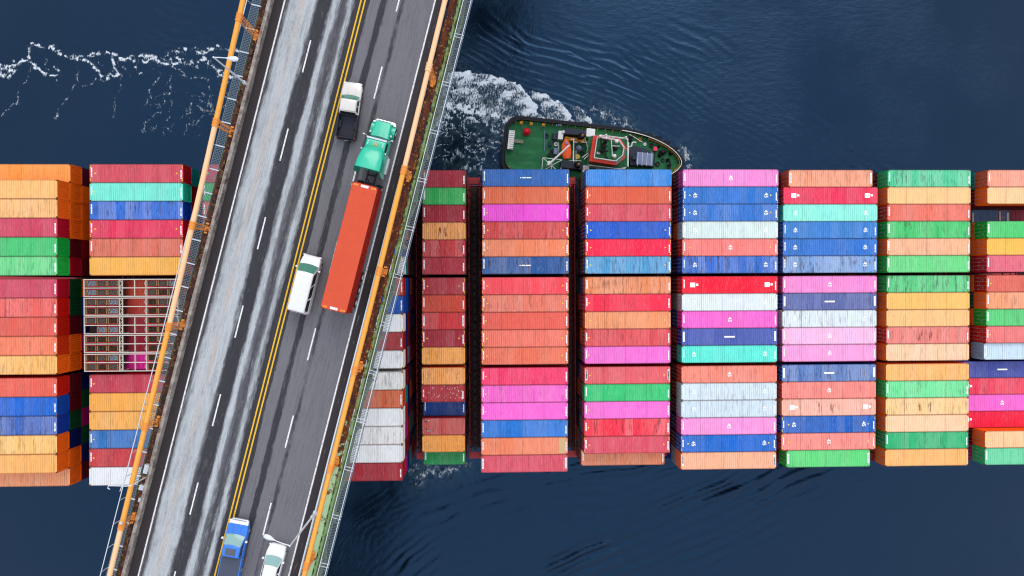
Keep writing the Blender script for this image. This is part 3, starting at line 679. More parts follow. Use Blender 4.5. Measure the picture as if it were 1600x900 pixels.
# road surface
def road_mat():
    t=NT('road_surface'); o=t.obj(); x,y,z=t.sep(o)[:3]
    wob=t.noise(t.mapv(o,(.25,.05,1)),1,4,.6); wob2=t.noise(t.mapv(o,(1.6,.22,1)),1,5,.65)
    xx=t.math('ADD',x,t.math('MULTIPLY',t.math('SUBTRACT',wob,.5),.7)); xx=t.math('ADD',xx,t.math('MULTIPLY',t.math('SUBTRACT',wob2,.5),.5))
    s=t.math('DIVIDE',t.math('ADD',xx,7.15),14.3)
    def ramp(pts):
        r=t.n('ShaderNodeValToRGB'); cr=r.color_ramp; cr.interpolation='LINEAR'
        cr.elements[0].position=pts[0][0]; cr.elements[0].color=(*[pts[0][1]]*3,1); cr.elements[1].position=pts[1][0]; cr.elements[1].color=(*[pts[1][1]]*3,1)
        for p,v in pts[2:]: e=cr.elements.new(p); e.color=(v,v,v,1)
        t.l(s,r.inputs[0]); return t.sep(r.outputs[0])[0]
    bare=ramp([(0,.0),(.015,.15),(.04,.85),(.10,.95),(.19,.95),(.205,.45),(.225,.08),(.275,.02),(.30,.10),(.325,.90),(.345,.85),(.36,.3),(.39,.10),(.415,.25),(.435,.85),(.455,.55),(.475,.05),(.5,0)])
    dark=ramp([(0,.45),(.02,.9),(.22,.9),(.30,.9),(.36,.62),(.43,.75),(.475,1),(.56,1),(.572,.02),(.625,.02),(.640,.80),(.670,.85),(.690,.03),(.755,.06),(.772,.66),(.79,.60),(.81,.04),(.868,.10),(.885,.34),(.90,.08)])
    brk=t.noise(t.mapv(o,(2.2,.30,1)),1,6,.7); brk2=t.noise(t.mapv(o,(9,1.2,1)),1,5,.7)
    longv=t.noise(t.mapv(o,(.35,.07,1),(3,9,0)),1,3,.5)
    b=t.math('ADD',bare,t.math('MULTIPLY',t.math('SUBTRACT',brk,.5),1.5)); b=t.math('ADD',b,t.math('MULTIPLY',t.math('SUBTRACT',brk2,.5),.8)); b=t.math('ADD',b,t.math('MULTIPLY',t.math('SUBTRACT',longv,.5),.9))
    b=t.math('MULTIPLY',t.ramp(b,.05,1.05),t.ramp(bare,.02,.20))
    d=t.math('ADD',dark,t.math('MULTIPLY',t.math('SUBTRACT',brk2,.5),.9)); d=t.math('ADD',d,t.math('MULTIPLY',t.math('SUBTRACT',longv,.5),.9)); d=t.math('ADD',d,t.math('MULTIPLY',t.math('SUBTRACT',brk,.5),.9)); d=t.math('MULTIPLY',t.ramp(d,.28,.85),t.ramp(dark,.0,.12))
    grain=t.noise(o,26,3,.7); g2=t.noise(o,.9,4,.6)
    right=t.ramp(x,.65,.75)
    asphalt=t.mix(t.math('MULTIPLY',g2,.5),lin((112,111,117)),lin((98,96,102)))
    darkc=t.mix(t.math('MULTIPLY',brk,.5),lin((46,45,52)),lin((66,66,72)))
    c=t.mix(d,asphalt,darkc)
    warm=t.ramp(t.math('ABSOLUTE',t.math('SUBTRACT',s,t.math('ADD',.115,0.0))),.035,.0)
    con=t.mix(t.math('MULTIPLY',warm,t.ramp(brk,.35,.6)),lin((184,189,194)),lin((188,178,172)))
    con=t.mix(t.math('MULTIPLY',t.ramp(brk2,.5,.7),.35),con,lin((128,138,146)))
    c=t.mix(t.math('MULTIPLY',b,.92),c,con)
    fs_=t.noise(t.mapv(o,(13,.22,1)),1,6,.7); c=t.mix(t.math('MULTIPLY',t.ramp(fs_,.48,.68),.5),c,t.mix(1.0,c,(.45,.46,.48),'MULTIPLY'))
    c=t.mix(.30,c,t.mix(1.0,c,t.mix(grain,(.45,.45,.45),(1.5,1.5,1.5)),'MULTIPLY'))
    cr=t.math('ABSOLUTE',t.math('SUBTRACT',t.noise(t.mapv(o,(1.3,.10,1),(5,0,0)),1,6,.75),.5))
    c=t.mix(t.math('MULTIPLY',t.ramp(cr,.006,.001),.6),c,(.02,.02,.022))
    sh=t.ramp(t.math('ABSOLUTE',x),7.22,7.3)                     # dark strip outside the edge lines
    sc_=t.math('MULTIPLY',t.ramp(t.noise(t.mapv(o,(7,.5,1)),1,5,.8),.60,.66),t.ramp(t.math('ABSOLUTE',t.math('SUBTRACT',x,7.62)),.22,.05))
    c=t.mix(sh,c,t.mix(t.math('MULTIPLY',brk2,.6),lin((42,38,42)),lin((66,60,62))))
    c=t.mix(t.math('MULTIPLY',sc_,.8),c,lin((170,168,172)))
    # white scraping along the left of the centre lines
    sc2=t.math('MULTIPLY',t.ramp(t.noise(t.mapv(o,(8,.35,1)),1,5,.75),.60,.66),t.ramp(t.math('ABSOLUTE',t.math('ADD',x,.62)),.22,.05))
    c=t.mix(t.math('MULTIPLY',sc2,.7),c,lin((170,172,178)))
    return t.fin(c,.75,0,.25)
r=MB(); r.add([(-8.12,S0,0),(8.12,S0,0),(8.12,S1,0),(-8.12,S1,0)],[(0,1,2,3)])
frame(struct(r.build('road',road_mat())))
def line_mat(name,rgb,lo=.60,hi=.72):
    t=NT(name); o=t.obj(); n=t.noise(t.mapv(o,(14,3,1)),1,5,.7)
    return t.fin(t.mix(t.math('MULTIPLY',t.ramp(n,lo,hi),.8),lin(rgb),lin((70,70,74))),.7,0,.2)
WL=line_mat('white_road_paint',(226,224,224),.50,.66); YL=line_mat('yellow_road_paint',(228,178,44),.52,.68)
el=MB()
for x in (-7.15,7.15): el.add([(x-.07,S0,.004),(x+.07,S0,.004),(x+.07,S1,.004),(x-.07,S1,.004)],[(0,1,2,3)])
frame(struct(el.build('edge_line',WL)))
yl=MB(); ym_=bl(567,0)[0]*.5+bl(339,900)[0]*.5
for x in (ym_-.19,ym_+.19): yl.add([(x-.07,S0,.004),(x+.07,S0,.004),(x+.07,S1,.004),(x-.07,S1,.004)],[(0,1,2,3)])
frame(struct(yl.build('centre_line',YL)))
dl=MB()
# dashes: left lane line and right lane line, measured in the photograph then repeated
def dashes(a,b,nxt):
    t0,s0=bl(*a); t1,s1=bl(*b); tn,sn=bl(*nxt); per=abs(s0-sn); x=(t0+t1)/2; sA=min(s0,s1); L=abs(s1-s0)
    k=-30
    while sA+k*per<S1:
        y=sA+k*per
        if y>S0: dl.add([(x-.07,y,.004),(x+.07,y,.004),(x+.07,y+L,.004),(x-.07,y+L,.004)],[(0,1,2,3)])
        k+=1
dashes((485.5,63),(472.5,113),(450,201)); dashes((597,104),(584.5,154),(561.5,240))
frame(struct(dl.build('lane_dash',WL)))

bridge=frame(empty('suspension_bridge')); tag(bridge,'high suspension road bridge crossing over the container ship, with orange cables and rusting green trusses','bridge')
def rusty(name,base,rustamt,shift=0,rc=((92,44,22),(60,30,26),(176,120,52))):
    t=NT(name); o=t.obj(); x,y,z=t.sep(o)[:3]
    n=t.noise(o,1.0,7,.72); n2=t.noise(o,3.3,6,.7); n3=t.noise(t.mapv(o,(1,.35,1)),2.0,4,.6)
    amt=t.math('ADD',t.ramp(y,-22,-8),0.0) if shift else 1.0
    m=t.ramp(t.math('ADD',n,t.math('MULTIPLY',amt,rustamt)),.56,.64)
    rr=t.mix(t.ramp(n3,.42,.6),lin(rc[0]),lin(rc[1])); rr=t.mix(t.ramp(n2,.55,.68),rr,lin(rc[2]))
    c=t.mix(m,lin(base),rr); c=t.mix(t.math('MULTIPLY',t.ramp(n2,.60,.7),.5),c,lin((200,160,70)))
    return t.fin(c,.8,0,.2)
RUST=rusty('rusted_chord',(160,188,146),.24,1); GREEN=rusty('green_truss_paint',(136,166,112),.08,1,((128,132,52),(70,66,30),(190,178,92))); RUST2=rusty('rusted_bracket',(84,70,56),.1)
PARA=NT('weathered_parapet'); _o=PARA.obj(); _n=PARA.noise(PARA.mapv(_o,(10,.4,1)),1,6,.7); _n2=PARA.noise(_o,1.2,5,.7)
PARA=PARA.fin(PARA.mix(PARA.ramp(_n2,.4,.65),PARA.mix(PARA.ramp(_n,.4,.62),lin((150,138,130)),lin((92,80,76))),lin((168,160,152))),.85,0,.15)
STEEL=simple('walkway_steel',(138,146,152),.6,.1,.2,4,.4); PALE=simple('pale_galvanised',(205,212,220),.5,.1,.1,3,.2); MESHM=simple('walkway_mesh',(112,126,136),.7,.1,.2,4,.4)
CONC=simple('concrete_deck',(120,116,110),.85,0,.2,1.5,.4)
d=MB(); d.box(-8.12,8.12,S0,S1,-.55,-.02); d.box(-8.5,-8.13,S0,S1,-.5,-.05); d.box(8.13,8.28,S0,S1,-.5,-.05); d.build('deck_slab',CONC,bridge)
p=MB(); p.box(-8.48,-8.16,S0,S1,-.04,.72); p.build('parapet',PARA,bridge)
p=MB(); p.box(8.14,8.27,S0,S1,-.04,.62); p.build('parapet',PALE,bridge)
# joints of the left parapet
g=MB(); s=S0
while s<S1: 
    g.box(-8.52,-8.12,s,s+.06,.0,.735); s+=4.95
g.build('parapet_joint',STEEL,bridge)
# floor beams below the deck
fb=MB(); s=-300
while s<300:
    fb.bar((-9.0,s,-1.5),(9.0,s,-1.5),.35,1.9); s+=9.9
for x in (-6,-3,0,3,6): fb.box(x-.15,x+.15,S0,S1,-1.3,-.56)
fb.build('floor_beam',RUST2,bridge)
TR=9.0
RUSTL=rusty('rusted_dark_chord',(150,120,60),.24,0,((74,42,34),(48,34,34),(150,104,52)))
for sd_ in (-1,1):
    tr=MB(); x=sd_*8.93
    tr.box(x-.36,x+.36,S0,S1,-.42,-.02)
    chm=RUST if sd_>0 else RUSTL; cho=tr.build('top_chord',chm,bridge)
    s=S0
    while s<S1:            # rivetted cover plates on the chord
        if abs(s)<60:
            tb=MB(); tb.box(x-.38,x+.38,s,s+.95,-.015,.015); tb.build('splice_plate',chm,cho)
        s+=9.9
    web=MB(); xo=x+sd_*.55
    web.box(xo-.10,xo+.10,S0,S1,-.62,-.48); web.box(x-.3,x+.42,S0,S1,-6.0,-5.5)
    s=-300; k=0
    while s<300:
        web.bar((xo,s,-.6),(xo,s,-5.6),.42); 
        web.bar((xo,s,-.7),(xo,s+4.95,-5.5),.34); web.bar((xo,s+9.9,-.7),(xo,s+4.95,-5.5),.34)
        web.bar((xo,s+4.95,-.6),(xo,s+4.95,-5.6),.26)
        for j in range(6):    # small lattice between chord and edge beam
            y0=s+j*1.65; web.bar((x+sd_*.3,y0,-.45),(xo,y0+.8,-.5),.09); web.bar((xo,y0+.8,-.5),(x+sd_*.3,y0+1.65,-.45),.09)
        s+=9.9; k+=1
    web.build('truss_web',GREEN,bridge)
    # side walkway outside the truss
    zw=-.35 if sd_<0 else -1.1
    w=MB(); x0,x1=(-10.35,-9.55) if sd_<0 else (9.85,10.6)
    s=S0
    step=.16
    for xx in (x0,x1): w.box(xx-.03,xx+.03,S0,S1,zw-.08,zw)
    while s<S1:
        if abs(s)<75: w.box(x0+.03,x1-.03,s,s+.045,zw-.04,zw)
        s+=step
    for j in range(1,5):
        xx=x0+(x1-x0)*j/5; w.box(xx-.012,xx+.012,-75,75,zw-.035,zw+.004)
    wk=w.build('side_walkway',MESHM,bridge)
    rl=MB()
    if sd_<0: rails=[(x0-.05,zw+1.1)]
    else: rails=[(x0,zw+1.05),(x1,zw+1.05)]
    for xx,zz in rails: rl.box(xx-.035,xx+.035,S0,S1,zz-.035,zz+.035)
    s=S0+ (1.2 if sd_<0 else 2.0)
    while s<S1:
        if sd_<0:
            rl.bar((x0-.05,s,zw),(x0-.05,s,zw+1.1),.05)
        else:
            for dx in (0,.32):
                for xx in (x0,x1): rl.bar((xx,s+dx,zw),(xx,s+dx,zw+1.05),.05)
                rl.bar((x0,s+dx,zw+1.0),(x1+.15,s+dx,zw+1.0),.05)
        s+=2.4 if sd_<0 else 4.95
    rl.build('railing',PALE,wk)
    br=MB(); s=S0+1.2
    while s<S1:
        if sd_<0: br.bar((x0,s,zw-.05),(-8.5,s,zw+.12),.11)
        else: br.bar((x1,s,zw-.1),(8.9,s,zw-.1),.10)
        s+=2.4 if sd_<0 else 4.95
    br.build('walkway_bracket',PALE if sd_<0 else STEEL,wk)
# conduit and clutter between chord and parapet on the left
cl=MB(); rr=random.Random(3)
for k in range(90):
    s=rr.uniform(-45,45); cl.box(-9.2+rr.uniform(0,.3),-8.9+rr.uniform(0,.3),s,s+rr.uniform(.2,.9),-.02,.05+rr.uniform(0,.1))
cl.tube([(-8.62,S0,.1),(-8.62,S1,.1)],.035,6); cl.build('conduit',RUST2,bridge)
# main cables, sag towards the bottom of the photograph
def ch(s): return 1.75+.00042*(s+60)**2
ORA=simple('orange_cable_paint',(244,166,66),.5,0,.16,1.6,.35,dirtcol=(190,110,40)); PEA=simple('pale_peach_cable_paint',(250,196,148),.5,0,.08,1.2,.08,dirtcol=(200,140,90)); ORB=simple('orange_band_paint',(236,148,62),.55,0,.2,3,.3)
HS=9.9
for sd_ in (-1,1):
    ref=[(376.5,28),(340,195),(304,355),(270,511),(232,668),(195,822)] if sd_<0 else [(667,104),(630,265),(592,424),(553,578),(516,733),(478.5,884)]
    # along-road station of the bands, from the photograph at the cable's own height
    ss=[]
    for (px,py) in ref:
        z=3.5
        for _ in range(6): t_,s_=bl(px,py,ZD+z); z=ch(s_)
        ss.append(s_)
    per=(ss[0]-ss[-1])/5; s_first=ss[0]
    stations=[s_first-per*k for k in range(-14,24)]
    for mat,nm in ((ORA,'main_cable'),):
        pass
    x=sd_*8.95
    for k in range(len(stations)-1):
        a,b=stations[k+1],stations[k]; kk=k-14
        peach=(sd_<0 and kk in (1,2,5,6,9)) or (sd_>0 and kk in (-1,0,-2,7))
        m=MB(); m.tube([(x,a+(b-a)*q/4,ch(a+(b-a)*q/4)) for q in range(5)],.24,14,caps=False)
        c=m.build('main_cable',PEA if peach else ORA,bridge,smooth=True)
        bd=MB(); hb=ch(b)
        bd.tube([(x,b-.38,ch(b-.38)),(x,b+.38,ch(b+.38))],.29,14); 
        for q in (-.3,0.0,.3): bd.tube([(x,b+q-.05,ch(b+q-.05)),(x,b+q+.05,ch(b+q+.05))],.32,14)
        bd.build('cable_band',PEA if peach and sd_>0 and kk<1 else ORB,c,smooth=True)
        hg=MB()
        for dx in (-.2,.2):
            for dy in (-.25,.25): hg.tube([(x+dx,b+dy,hb-.1),(x+dx*.9,b+dy*.8,-.02)],.045,6)
        nz=max(1,int(hb/.42))
        for j in range(nz):
            z0=hb*j/nz; z1=hb*(j+1)/nz; hg.bar((x-.2,b-.22,z0),(x+.2,b+.22,z1),.028); hg.bar((x-.2,b+.22,z0+.1),(x+.2,b+.22,z0+.1),.028)
        hg.box(x-.24,x+.24,b-.3,b+.3,-.02,.06)
        for q in (-.45,.45): hg.box(x-.15,x+.15,b+q-.08,b+q+.08,.0,.28)
        hg.build('hanger',ORB,bridge)
# bridge towers far outside the frame carry the cables
tw=MB()
for s in (-325,325):
    for x in (-9,9): tw.bar((x,s,-ZD),(x,s,60),3,3)
    for z in (-4,50): tw.bar((-9,s,z),(9,s,z),2.2,2.5)
tw.build('tower',STEEL,bridge)
# small boxes on the left chord near the bottom of the photograph
jb=MB()
for (px,py,w,l) in ((229,733,.5,.9),(222,762,.55,.5),(219,781,.3,.4)):
    t_,s_=bl(px,py,ZD+.3); jb.box(t_-w/2,t_+w/2,s_-l/2,s_+l/2,-.02,.4)
jb.build('junction_box',PALE,bridge,bevel=.03)

# street lamps
LAMPM=simple('lamp_pole_paint',(214,218,224),.45,.1,.08,3,.12)
def lamp(base,side,h,armlen,label,ang=0):
    t_,s_=bl(base[0],base[1],ZD+.3); p=BO+BRT*t_+BDIR*s_; r=empty('street_lamp',p,BANG); tag(r,label,'street lamp','street lamps along the bridge')
    m=MB(); m.tube([(0,0,-.5),(0,0,h*.5),(0,0,h)],[.11,.09,.065],10); m.cyl((0,0,-.55),.2,.5,10); m.box(-.19,.19,-.19,.19,-.1,.35); m.box(-.12,.12,-.15,.15,1.1,1.6); m.build('pole',LAMPM,r,smooth=True)
    dx,dy=math.cos(ang)*side,math.sin(ang)
    m=MB(); m.tube([(0,0,h-.05),(dx*armlen*.5,dy*armlen*.5,h+.12),(dx*armlen,dy*armlen,h+.16)],[.06,.05,.04],8); m.ball((0,0,h),.09,8,6); m.build('arm',LAMPM,r,smooth=True)
    m=MB(); m.loft([[(dx*(armlen+q)+(-dy)*w*math.cos(a),dy*(armlen+q)+dx*w*math.cos(a),h+.14+.13*w/.22*math.sin(a)) for a in [k*math.pi/5 for k in range(10)]] for q,w in ((-.15,.04),(.05,.12),(.35,.22),(.65,.235),(.85,.17),(.93,.05))]); m.build('lamp_head',LAMPM,r,smooth=True)
    return r
lamp((388,134),1,8.7,1.25,'street lamp on the left parapet with its arm over the upper cable, foam behind it',.16)
lamp((492,802),-1,8.7,1.5,'street lamp on the right side reaching over the front of the white car',0.18)
# small navigation light bracket at the lower left of the bridge
t_,s_=bl(229,745,ZD+.3); nv=empty('navigation_light',BO+BRT*t_+BDIR*s_,BANG); tag(nv,'thin white bracket light standing out past the left cable above the white container','light')
m=MB(); m.tube([(0,0,-.3),(0,0,3.2)],.06,8); m.build('pole',LAMPM,nv); m=MB(); m.tube([(0,0,3.1),(-.4,-.15,3.2),(-1.6,-.4,3.2),(-2.0,-.5,3.2),(-2.05,-.75,3.15),(-1.85,-.85,3.1)],.05,8); m.tube([(-.9,-.8,3.1),(-.75,.4,3.15)],.04,8); m.build('bracket',LAMPM,nv)
t_,s_=bl(192.5,815,ZD+ch(-35)+.3); m=MB(); m.ball((0,0,0),.17,14,10); m.cyl((0,0,-.25),.08,.12)
gl=m.build('globe_light',M['white_steel'],smooth=True); gl.location=BO+BRT*t_+BDIR*s_+Vector((0,0,ch(s_)+.45)); tag(gl,'small white globe light sitting on the left cable near the bottom edge','light')

# ------------------------------------------------------------------ vehicles
def clear(name,rgb,rough=.25,spec=.6,metal=0): 
    t=NT(name); o=t.obj(); n=t.noise(o,2.5,4,.6)
    c=lin(rgb); m=t.fin(t.mix(t.math('MULTIPLY',t.ramp(n,.4,.75),.18),c,tuple(x*.8 for x in c)),rough,metal,spec); t.b.inputs['Coat Weight'].default_value=.4; t.b.inputs['Coat Roughness'].default_value=.12; return m
VM=dict(white=clear('white_car_paint',(222,223,226)),silver=clear('pearl_car_paint',(206,202,198)),blue=clear('blue_car_paint',(24,112,214)),teal=clear('teal_truck_paint',(8,184,150)),black=clear('black_plastic',(26,27,34),.55,.3),
  tyre=simple('tyre_rubber',(28,28,30),.85,0,.2,6,.2),chrome=clear('chrome_trim',(205,208,214),.2,.8,.7),bedliner=simple('bed_liner',(38,40,52),.8,0,.2,5,.2),tonneau=simple('vinyl_cover',(66,74,92),.65,0,.1,3,.1),
  glass=clear('green_tinted_glass',(52,122,106),.12,.5),dglass=clear('dark_side_glass',(14,24,24),.08,.9),gglass=clear('grey_green_windscreen',(128,166,164),.12,.5),lamp=clear('red_lamp',(180,20,30)),amber=clear('amber_lamp',(250,150,40)),head=clear('headlamp_glass',(226,228,232),.15),
  chassis=simple('chassis_steel',(46,44,48),.7,.2,.3,3,.4),sunroof=clear('sunroof_glass',(66,74,88),.2,.6))
def rr_ring(y,w,z0,z1,r=.10,n=3,top=None):
    """a rounded cross section of a body at station y; top narrows the upper half"""
    wt=w if top is None else top; pts=[(-w,y,z0),(-w,y,z0+(z1-z0)*.55)]
    for k in range(n+1): a=math.pi/2*k/n; pts.append((-wt+r-r*math.cos(a),y,z1-r+r*math.sin(a)))
    for k in range(n+1): a=math.pi/2*k/n; pts.append((wt-r+r*math.sin(a),y,z1-r+r*math.cos(a)))
    pts += [(w,y,z0+(z1-z0)*.55),(w,y,z0)]; return pts
def wheels(r,xs,ys,rad,wd,double=False):
    for y in ys:
        for s in (-1,1):
            m=MB(); m.tube([(s*(xs-wd),y,rad),(s*(xs-wd*.85),y,rad),(s*(xs-wd*.1),y,rad),(s*xs,y,rad)],[rad*.9,rad,rad,rad*.9],18); w=m.build('wheel',VM['tyre'],r,smooth=True)
            m=MB(); m.tube([(s*(xs-.02),y,rad),(s*(xs+.03),y,rad)],[rad*.6,rad*.5],14); m.build('rim',VM['chrome'],w,smooth=True)
def frustum_cabin(r,b,t,paintm,glassF,glassS,glassR=None,side_n=2,roofm=None,name='cabin'):
    """b,t = (y0,y1,halfwidth,z) of the beltline and of the roof edge; returns the cabin part with its windows as sub-parts"""
    y0,y1,w,z=b; Y0,Y1,W,Z=t
    m=MB(); m.loft([[(-w,y0,z),(w,y0,z),(w,y1,z),(-w,y1,z)],[(-W-.02,Y0,Z-.07),(W+.02,Y0,Z-.07),(W+.02,Y1,Z-.07),(-W-.02,Y1,Z-.07)],[(-W+.10,Y0+.12,Z),(W-.10,Y0+.12,Z),(W-.10,Y1-.14,Z),(-W+.10,Y1-.14,Z)]])
    c=m.build(name,roofm or paintm,r,smooth=True,bevel=.10)
    def quad(nm,P,mat,off):
        P=[Vector(p) for p in P]; n=(P[1]-P[0]).cross(P[3]-P[0]).normalized(); 
        if n.dot(Vector(off))<0: n=-n
        Q=[p+n*.012 for p in P]; mm=MB(); mm.add([*P,*Q],[(0,1,2,3),(7,6,5,4),(0,4,5,1),(1,5,6,2),(2,6,7,3),(3,7,4,0)]); mm.build(nm,mat,c)
    def lerp(a,b_,k): return a+(b_-a)*k
    zt=Z-.09
    m=MB(); n=8; vs=[]
    for k in range(n+1):
        u=-1+2*k/n; bl_=.13*(1-u*u)
        for off in (.012,-.03):
            vs += [(w*.96*u,lerp(y1,Y1,.03)+bl_+off,lerp(z,zt,.03)+.02),(W*.98*u,lerp(y1,Y1,.97)+bl_*.9+off,lerp(z,zt,.97)+.012)]
    fs=[(0,1,3,2),(4*n,4*n+2,4*n+3,4*n+1)]
    for k in range(n):
        a_,b_=4*k,4*k+4; fs += [(a_,b_,b_+1,a_+1),(a_+2,a_+3,b_+3,b_+2),(a_+1,b_+1,b_+3,a_+3),(a_,a_+2,b_+2,b_)]
    m.add(vs,fs); m.build('windscreen',glassF,c,smooth=True)
    if glassR: quad('rear_window',[(-w*.86,lerp(y0,Y0,.15),lerp(z,zt,.15)),(w*.86,lerp(y0,Y0,.15),lerp(z,zt,.15)),(W*.88,lerp(y0,Y0,.9),lerp(z,zt,.9)),(-W*.88,lerp(y0,Y0,.9),lerp(z,zt,.9))],glassR,(0,-1,1))
    for s in (-1,1):
        for k in range(side_n):
            a0,a1=(k+.08)/side_n,(k+.92)/side_n
            ya=[lerp(y0+.15,y1-.25,a) for a in (a0,a1)]; yb=[lerp(Y0+.10,Y1-.12,a) for a in (a0,a1)]
            quad('side_window',[(s*lerp(w,W+.02,.08),ya[0],lerp(z,zt,.08)),(s*lerp(w,W+.02,.08),ya[1],lerp(z,zt,.08)),(s*lerp(w,W+.02,.92),yb[1],lerp(z,zt,.92)),(s*lerp(w,W+.02,.92),yb[0],lerp(z,zt,.92))],glassS,(s,0,.3))
    return c
def veh(name,front,rear,label,cat,zt=1.0):
    a=at(front[0],front[1],ZD+zt); b=at(rear[0],rear[1],ZD+zt); c=(a+b)/2; c.z=ZD+.004; d=(a-b); r=empty(name,c,math.atan2(-d.x,d.y)); tag(r,label,cat); r['len']=0; del r['len']; return r
def mirrors(r,y,w,z,mat,nm='mirror'):
    for s in (-1,1):
        m=MB(); m.loft([rr_ring(y-.07,.11,z,z+.2,.05),rr_ring(y+.09,.09,z+.02,z+.17,.04)]); m.v=[(v[0]+s*(w+.14),v[1],v[2]) for v in m.v]; m.build(nm,mat,r,smooth=True)
def lights(r,yf,yb,w,zf,zb):
    for s in (-1,1):
        m=MB(); m.box(min(s*(w-.36),s*(w-.08)),max(s*(w-.36),s*(w-.08)),yf-.12,yf+.015,zf-.1,zf+.08); m.build('headlight',VM['head'],r,bevel=.02)
        m=MB(); m.box(min(s*(w-.16),s*(w-.01)),max(s*(w-.16),s*(w-.01)),yb-.02,yb+.1,zb-.18,zb+.12); m.build('tail_light',VM['lamp'],r,bevel=.02)
def pickup(r,body,cabm,bed_mat,L=5.7,W=.98,covered=False,glassF=None,hoodtrim=None,zb=1.08,sun=False,yg=2.22):
    f=L/2; 
    m=MB(); m.loft([rr_ring(f,W*.70,.5,.86,.10),rr_ring(f-.06,W*.84,.42,.96,.12),rr_ring(f-.28,W*.94,.4,1.02,.12),rr_ring(f-.8,W,.4,zb+.0,.12),rr_ring(f-1.55,W,.4,zb+.06,.12),rr_ring(f-1.75,W,.4,zb+.05,.10),rr_ring(-.35,W,.4,zb+.04,.08)])
    m.build('body',body,r,smooth=True)
    m=MB()
    for x in (-.42,.42): m.bar((x*1.0,f-.5,zb-.01),(x*.8,f-1.5,zb+.075),.03,.03)
    m.build('bonnet_crease',cabm,r)
    c=frustum_cabin(r,(-.40,f-1.35,W*.93,zb+.03),(-.28,f-yg,W*.80,zb+.72),cabm,glassF or VM['glass'],VM['dglass'],VM['dglass'],2)
    if sun:
        m=MB(); m.box(-W*.48,W*.48,-.05,f-2.45,zb+.742,zb+.755); m.build('sunroof',VM['sunroof'],c)
    y0=-f; y1=-.42; h=zb+.05; m=MB()
    m.box(-W+.14,W-.14,y0+.08,y1,.55,.6)
    for s in (-1,1):
        m.box(min(s*W,s*(W-.11)),max(s*W,s*(W-.11)),y0+.04,y1,.42,h); m.box(min(s*(W-.34),s*(W-.115)),max(s*(W-.34),s*(W-.115)),y0+1.0,y0+1.75,.6,.86)
    m.box(-W+.11,W-.11,y0,y0+.09,.5,h-.02); m.box(-W+.11,W-.11,y1-.05,y1,.55,h)
    b=m.build('cargo_bed',bed_mat,r,bevel=.025)
    if covered:
        m=MB(); m.box(-W+.08,W-.08,y0+.06,y1+.0,h+.004,h+.04); m.build('tonneau_cover',VM['tonneau'],b,bevel=.02)
    m=MB(); m.box(-W+.06,W-.06,y0-.16,y0-.01,.48,.66); m.build('rear_bumper',VM['black'] if not covered else VM['chrome'],r,bevel=.03)
    m=MB(); m.loft([rr_ring(f-.02,W*.86,.42,.72,.06),rr_ring(f+.10,W*.74,.44,.68,.06)]); m.build('front_bumper',VM['chrome'],r,smooth=True)
    m=MB(); m.box(-.17,.17,y0-.175,y0-.162,.5,.62); m.build('number_plate',VM['white'],r)
    lights(r,f,y0,W,.86,.95); mirrors(r,f-1.75,W,zb+.12,VM['white'] if covered else VM['black']); wheels(r,W-.02,(f-1.0,-f+1.15),.40,.26)
v=veh('pickup_truck',(551,134),(540,211),'white pickup truck with an open black cargo bed, left of the teal lorry','pickup')
pickup(v,VM['silver'],VM['silver'],VM['bedliner'],5.45,.97,yg=1.82)
m=MB(); 
for s in (-1,1): m.box(min(s*.99,s*.975),max(s*.99,s*.975),-2.7,2.0,.42,.85)
m.build('side_cladding',VM['black'],v)
v=veh('pickup_truck',(374,812),(354,912),'blue pickup truck with a sunroof and grey covered bed, beside the white car','pickup')
pickup(v,VM['blue'],VM['blue'],VM['blue'],6.1,1.02,True,VM['gglass'],sun=True)
m=MB(); m.loft([rr_ring(3.05,.66,.74,.93,.05),rr_ring(2.97,.86,.72,.99,.05),rr_ring(2.78,.97,.80,1.06,.05)]); m.build('grille_trim',VM['white'],v,smooth=True)
# white passenger van
v=veh('van',(488,401),(466,486),'long white passenger van with a green tinted windscreen, beside the orange container truck','van')
m=MB(); W=.99; f=2.85
m.loft([rr_ring(f,W*.66,.5,.85,.1),rr_ring(f-.08,W*.82,.45,.98,.12),rr_ring(f-.35,W*.93,.42,1.1,.14),rr_ring(f-.95,W,.42,1.28,.14),rr_ring(f-1.0,W,.42,1.3,.12),rr_ring(-f+.1,W,.42,1.3,.1),rr_ring(-f,W*.97,.45,1.28,.1)]); m.build('body',VM['white'],v,smooth=True)
c=frustum_cabin(v,(-f+.01,f-.98,W*.985,1.29),(-f+.12,f-1.72,W*.82,2.12),VM['white'],VM['glass'],VM['dglass'],VM['dglass'],3,name='upper_body')
m=MB()
for k in range(6): m.box(-.70,.70,-2.4+k*.62,-2.37+k*.62,2.118,2.13)
m.build('roof_rib',VM['white'],c); lights(v,f,-f,W,.9,1.2); mirrors(v,f-1.35,W,1.32,VM['white']); wheels(v,W-.01,(f-.95,-f+1.0),.37,.24)
m=MB(); m.box(-.9,.9,-f-.12,-f-.005,.45,.65); m.build('rear_bumper',VM['silver'],v,bevel=.03); m=MB(); m.box(-.85,.85,-f-.02,-f+.0,1.15,1.24); m.build('brake_light',VM['lamp'],v)
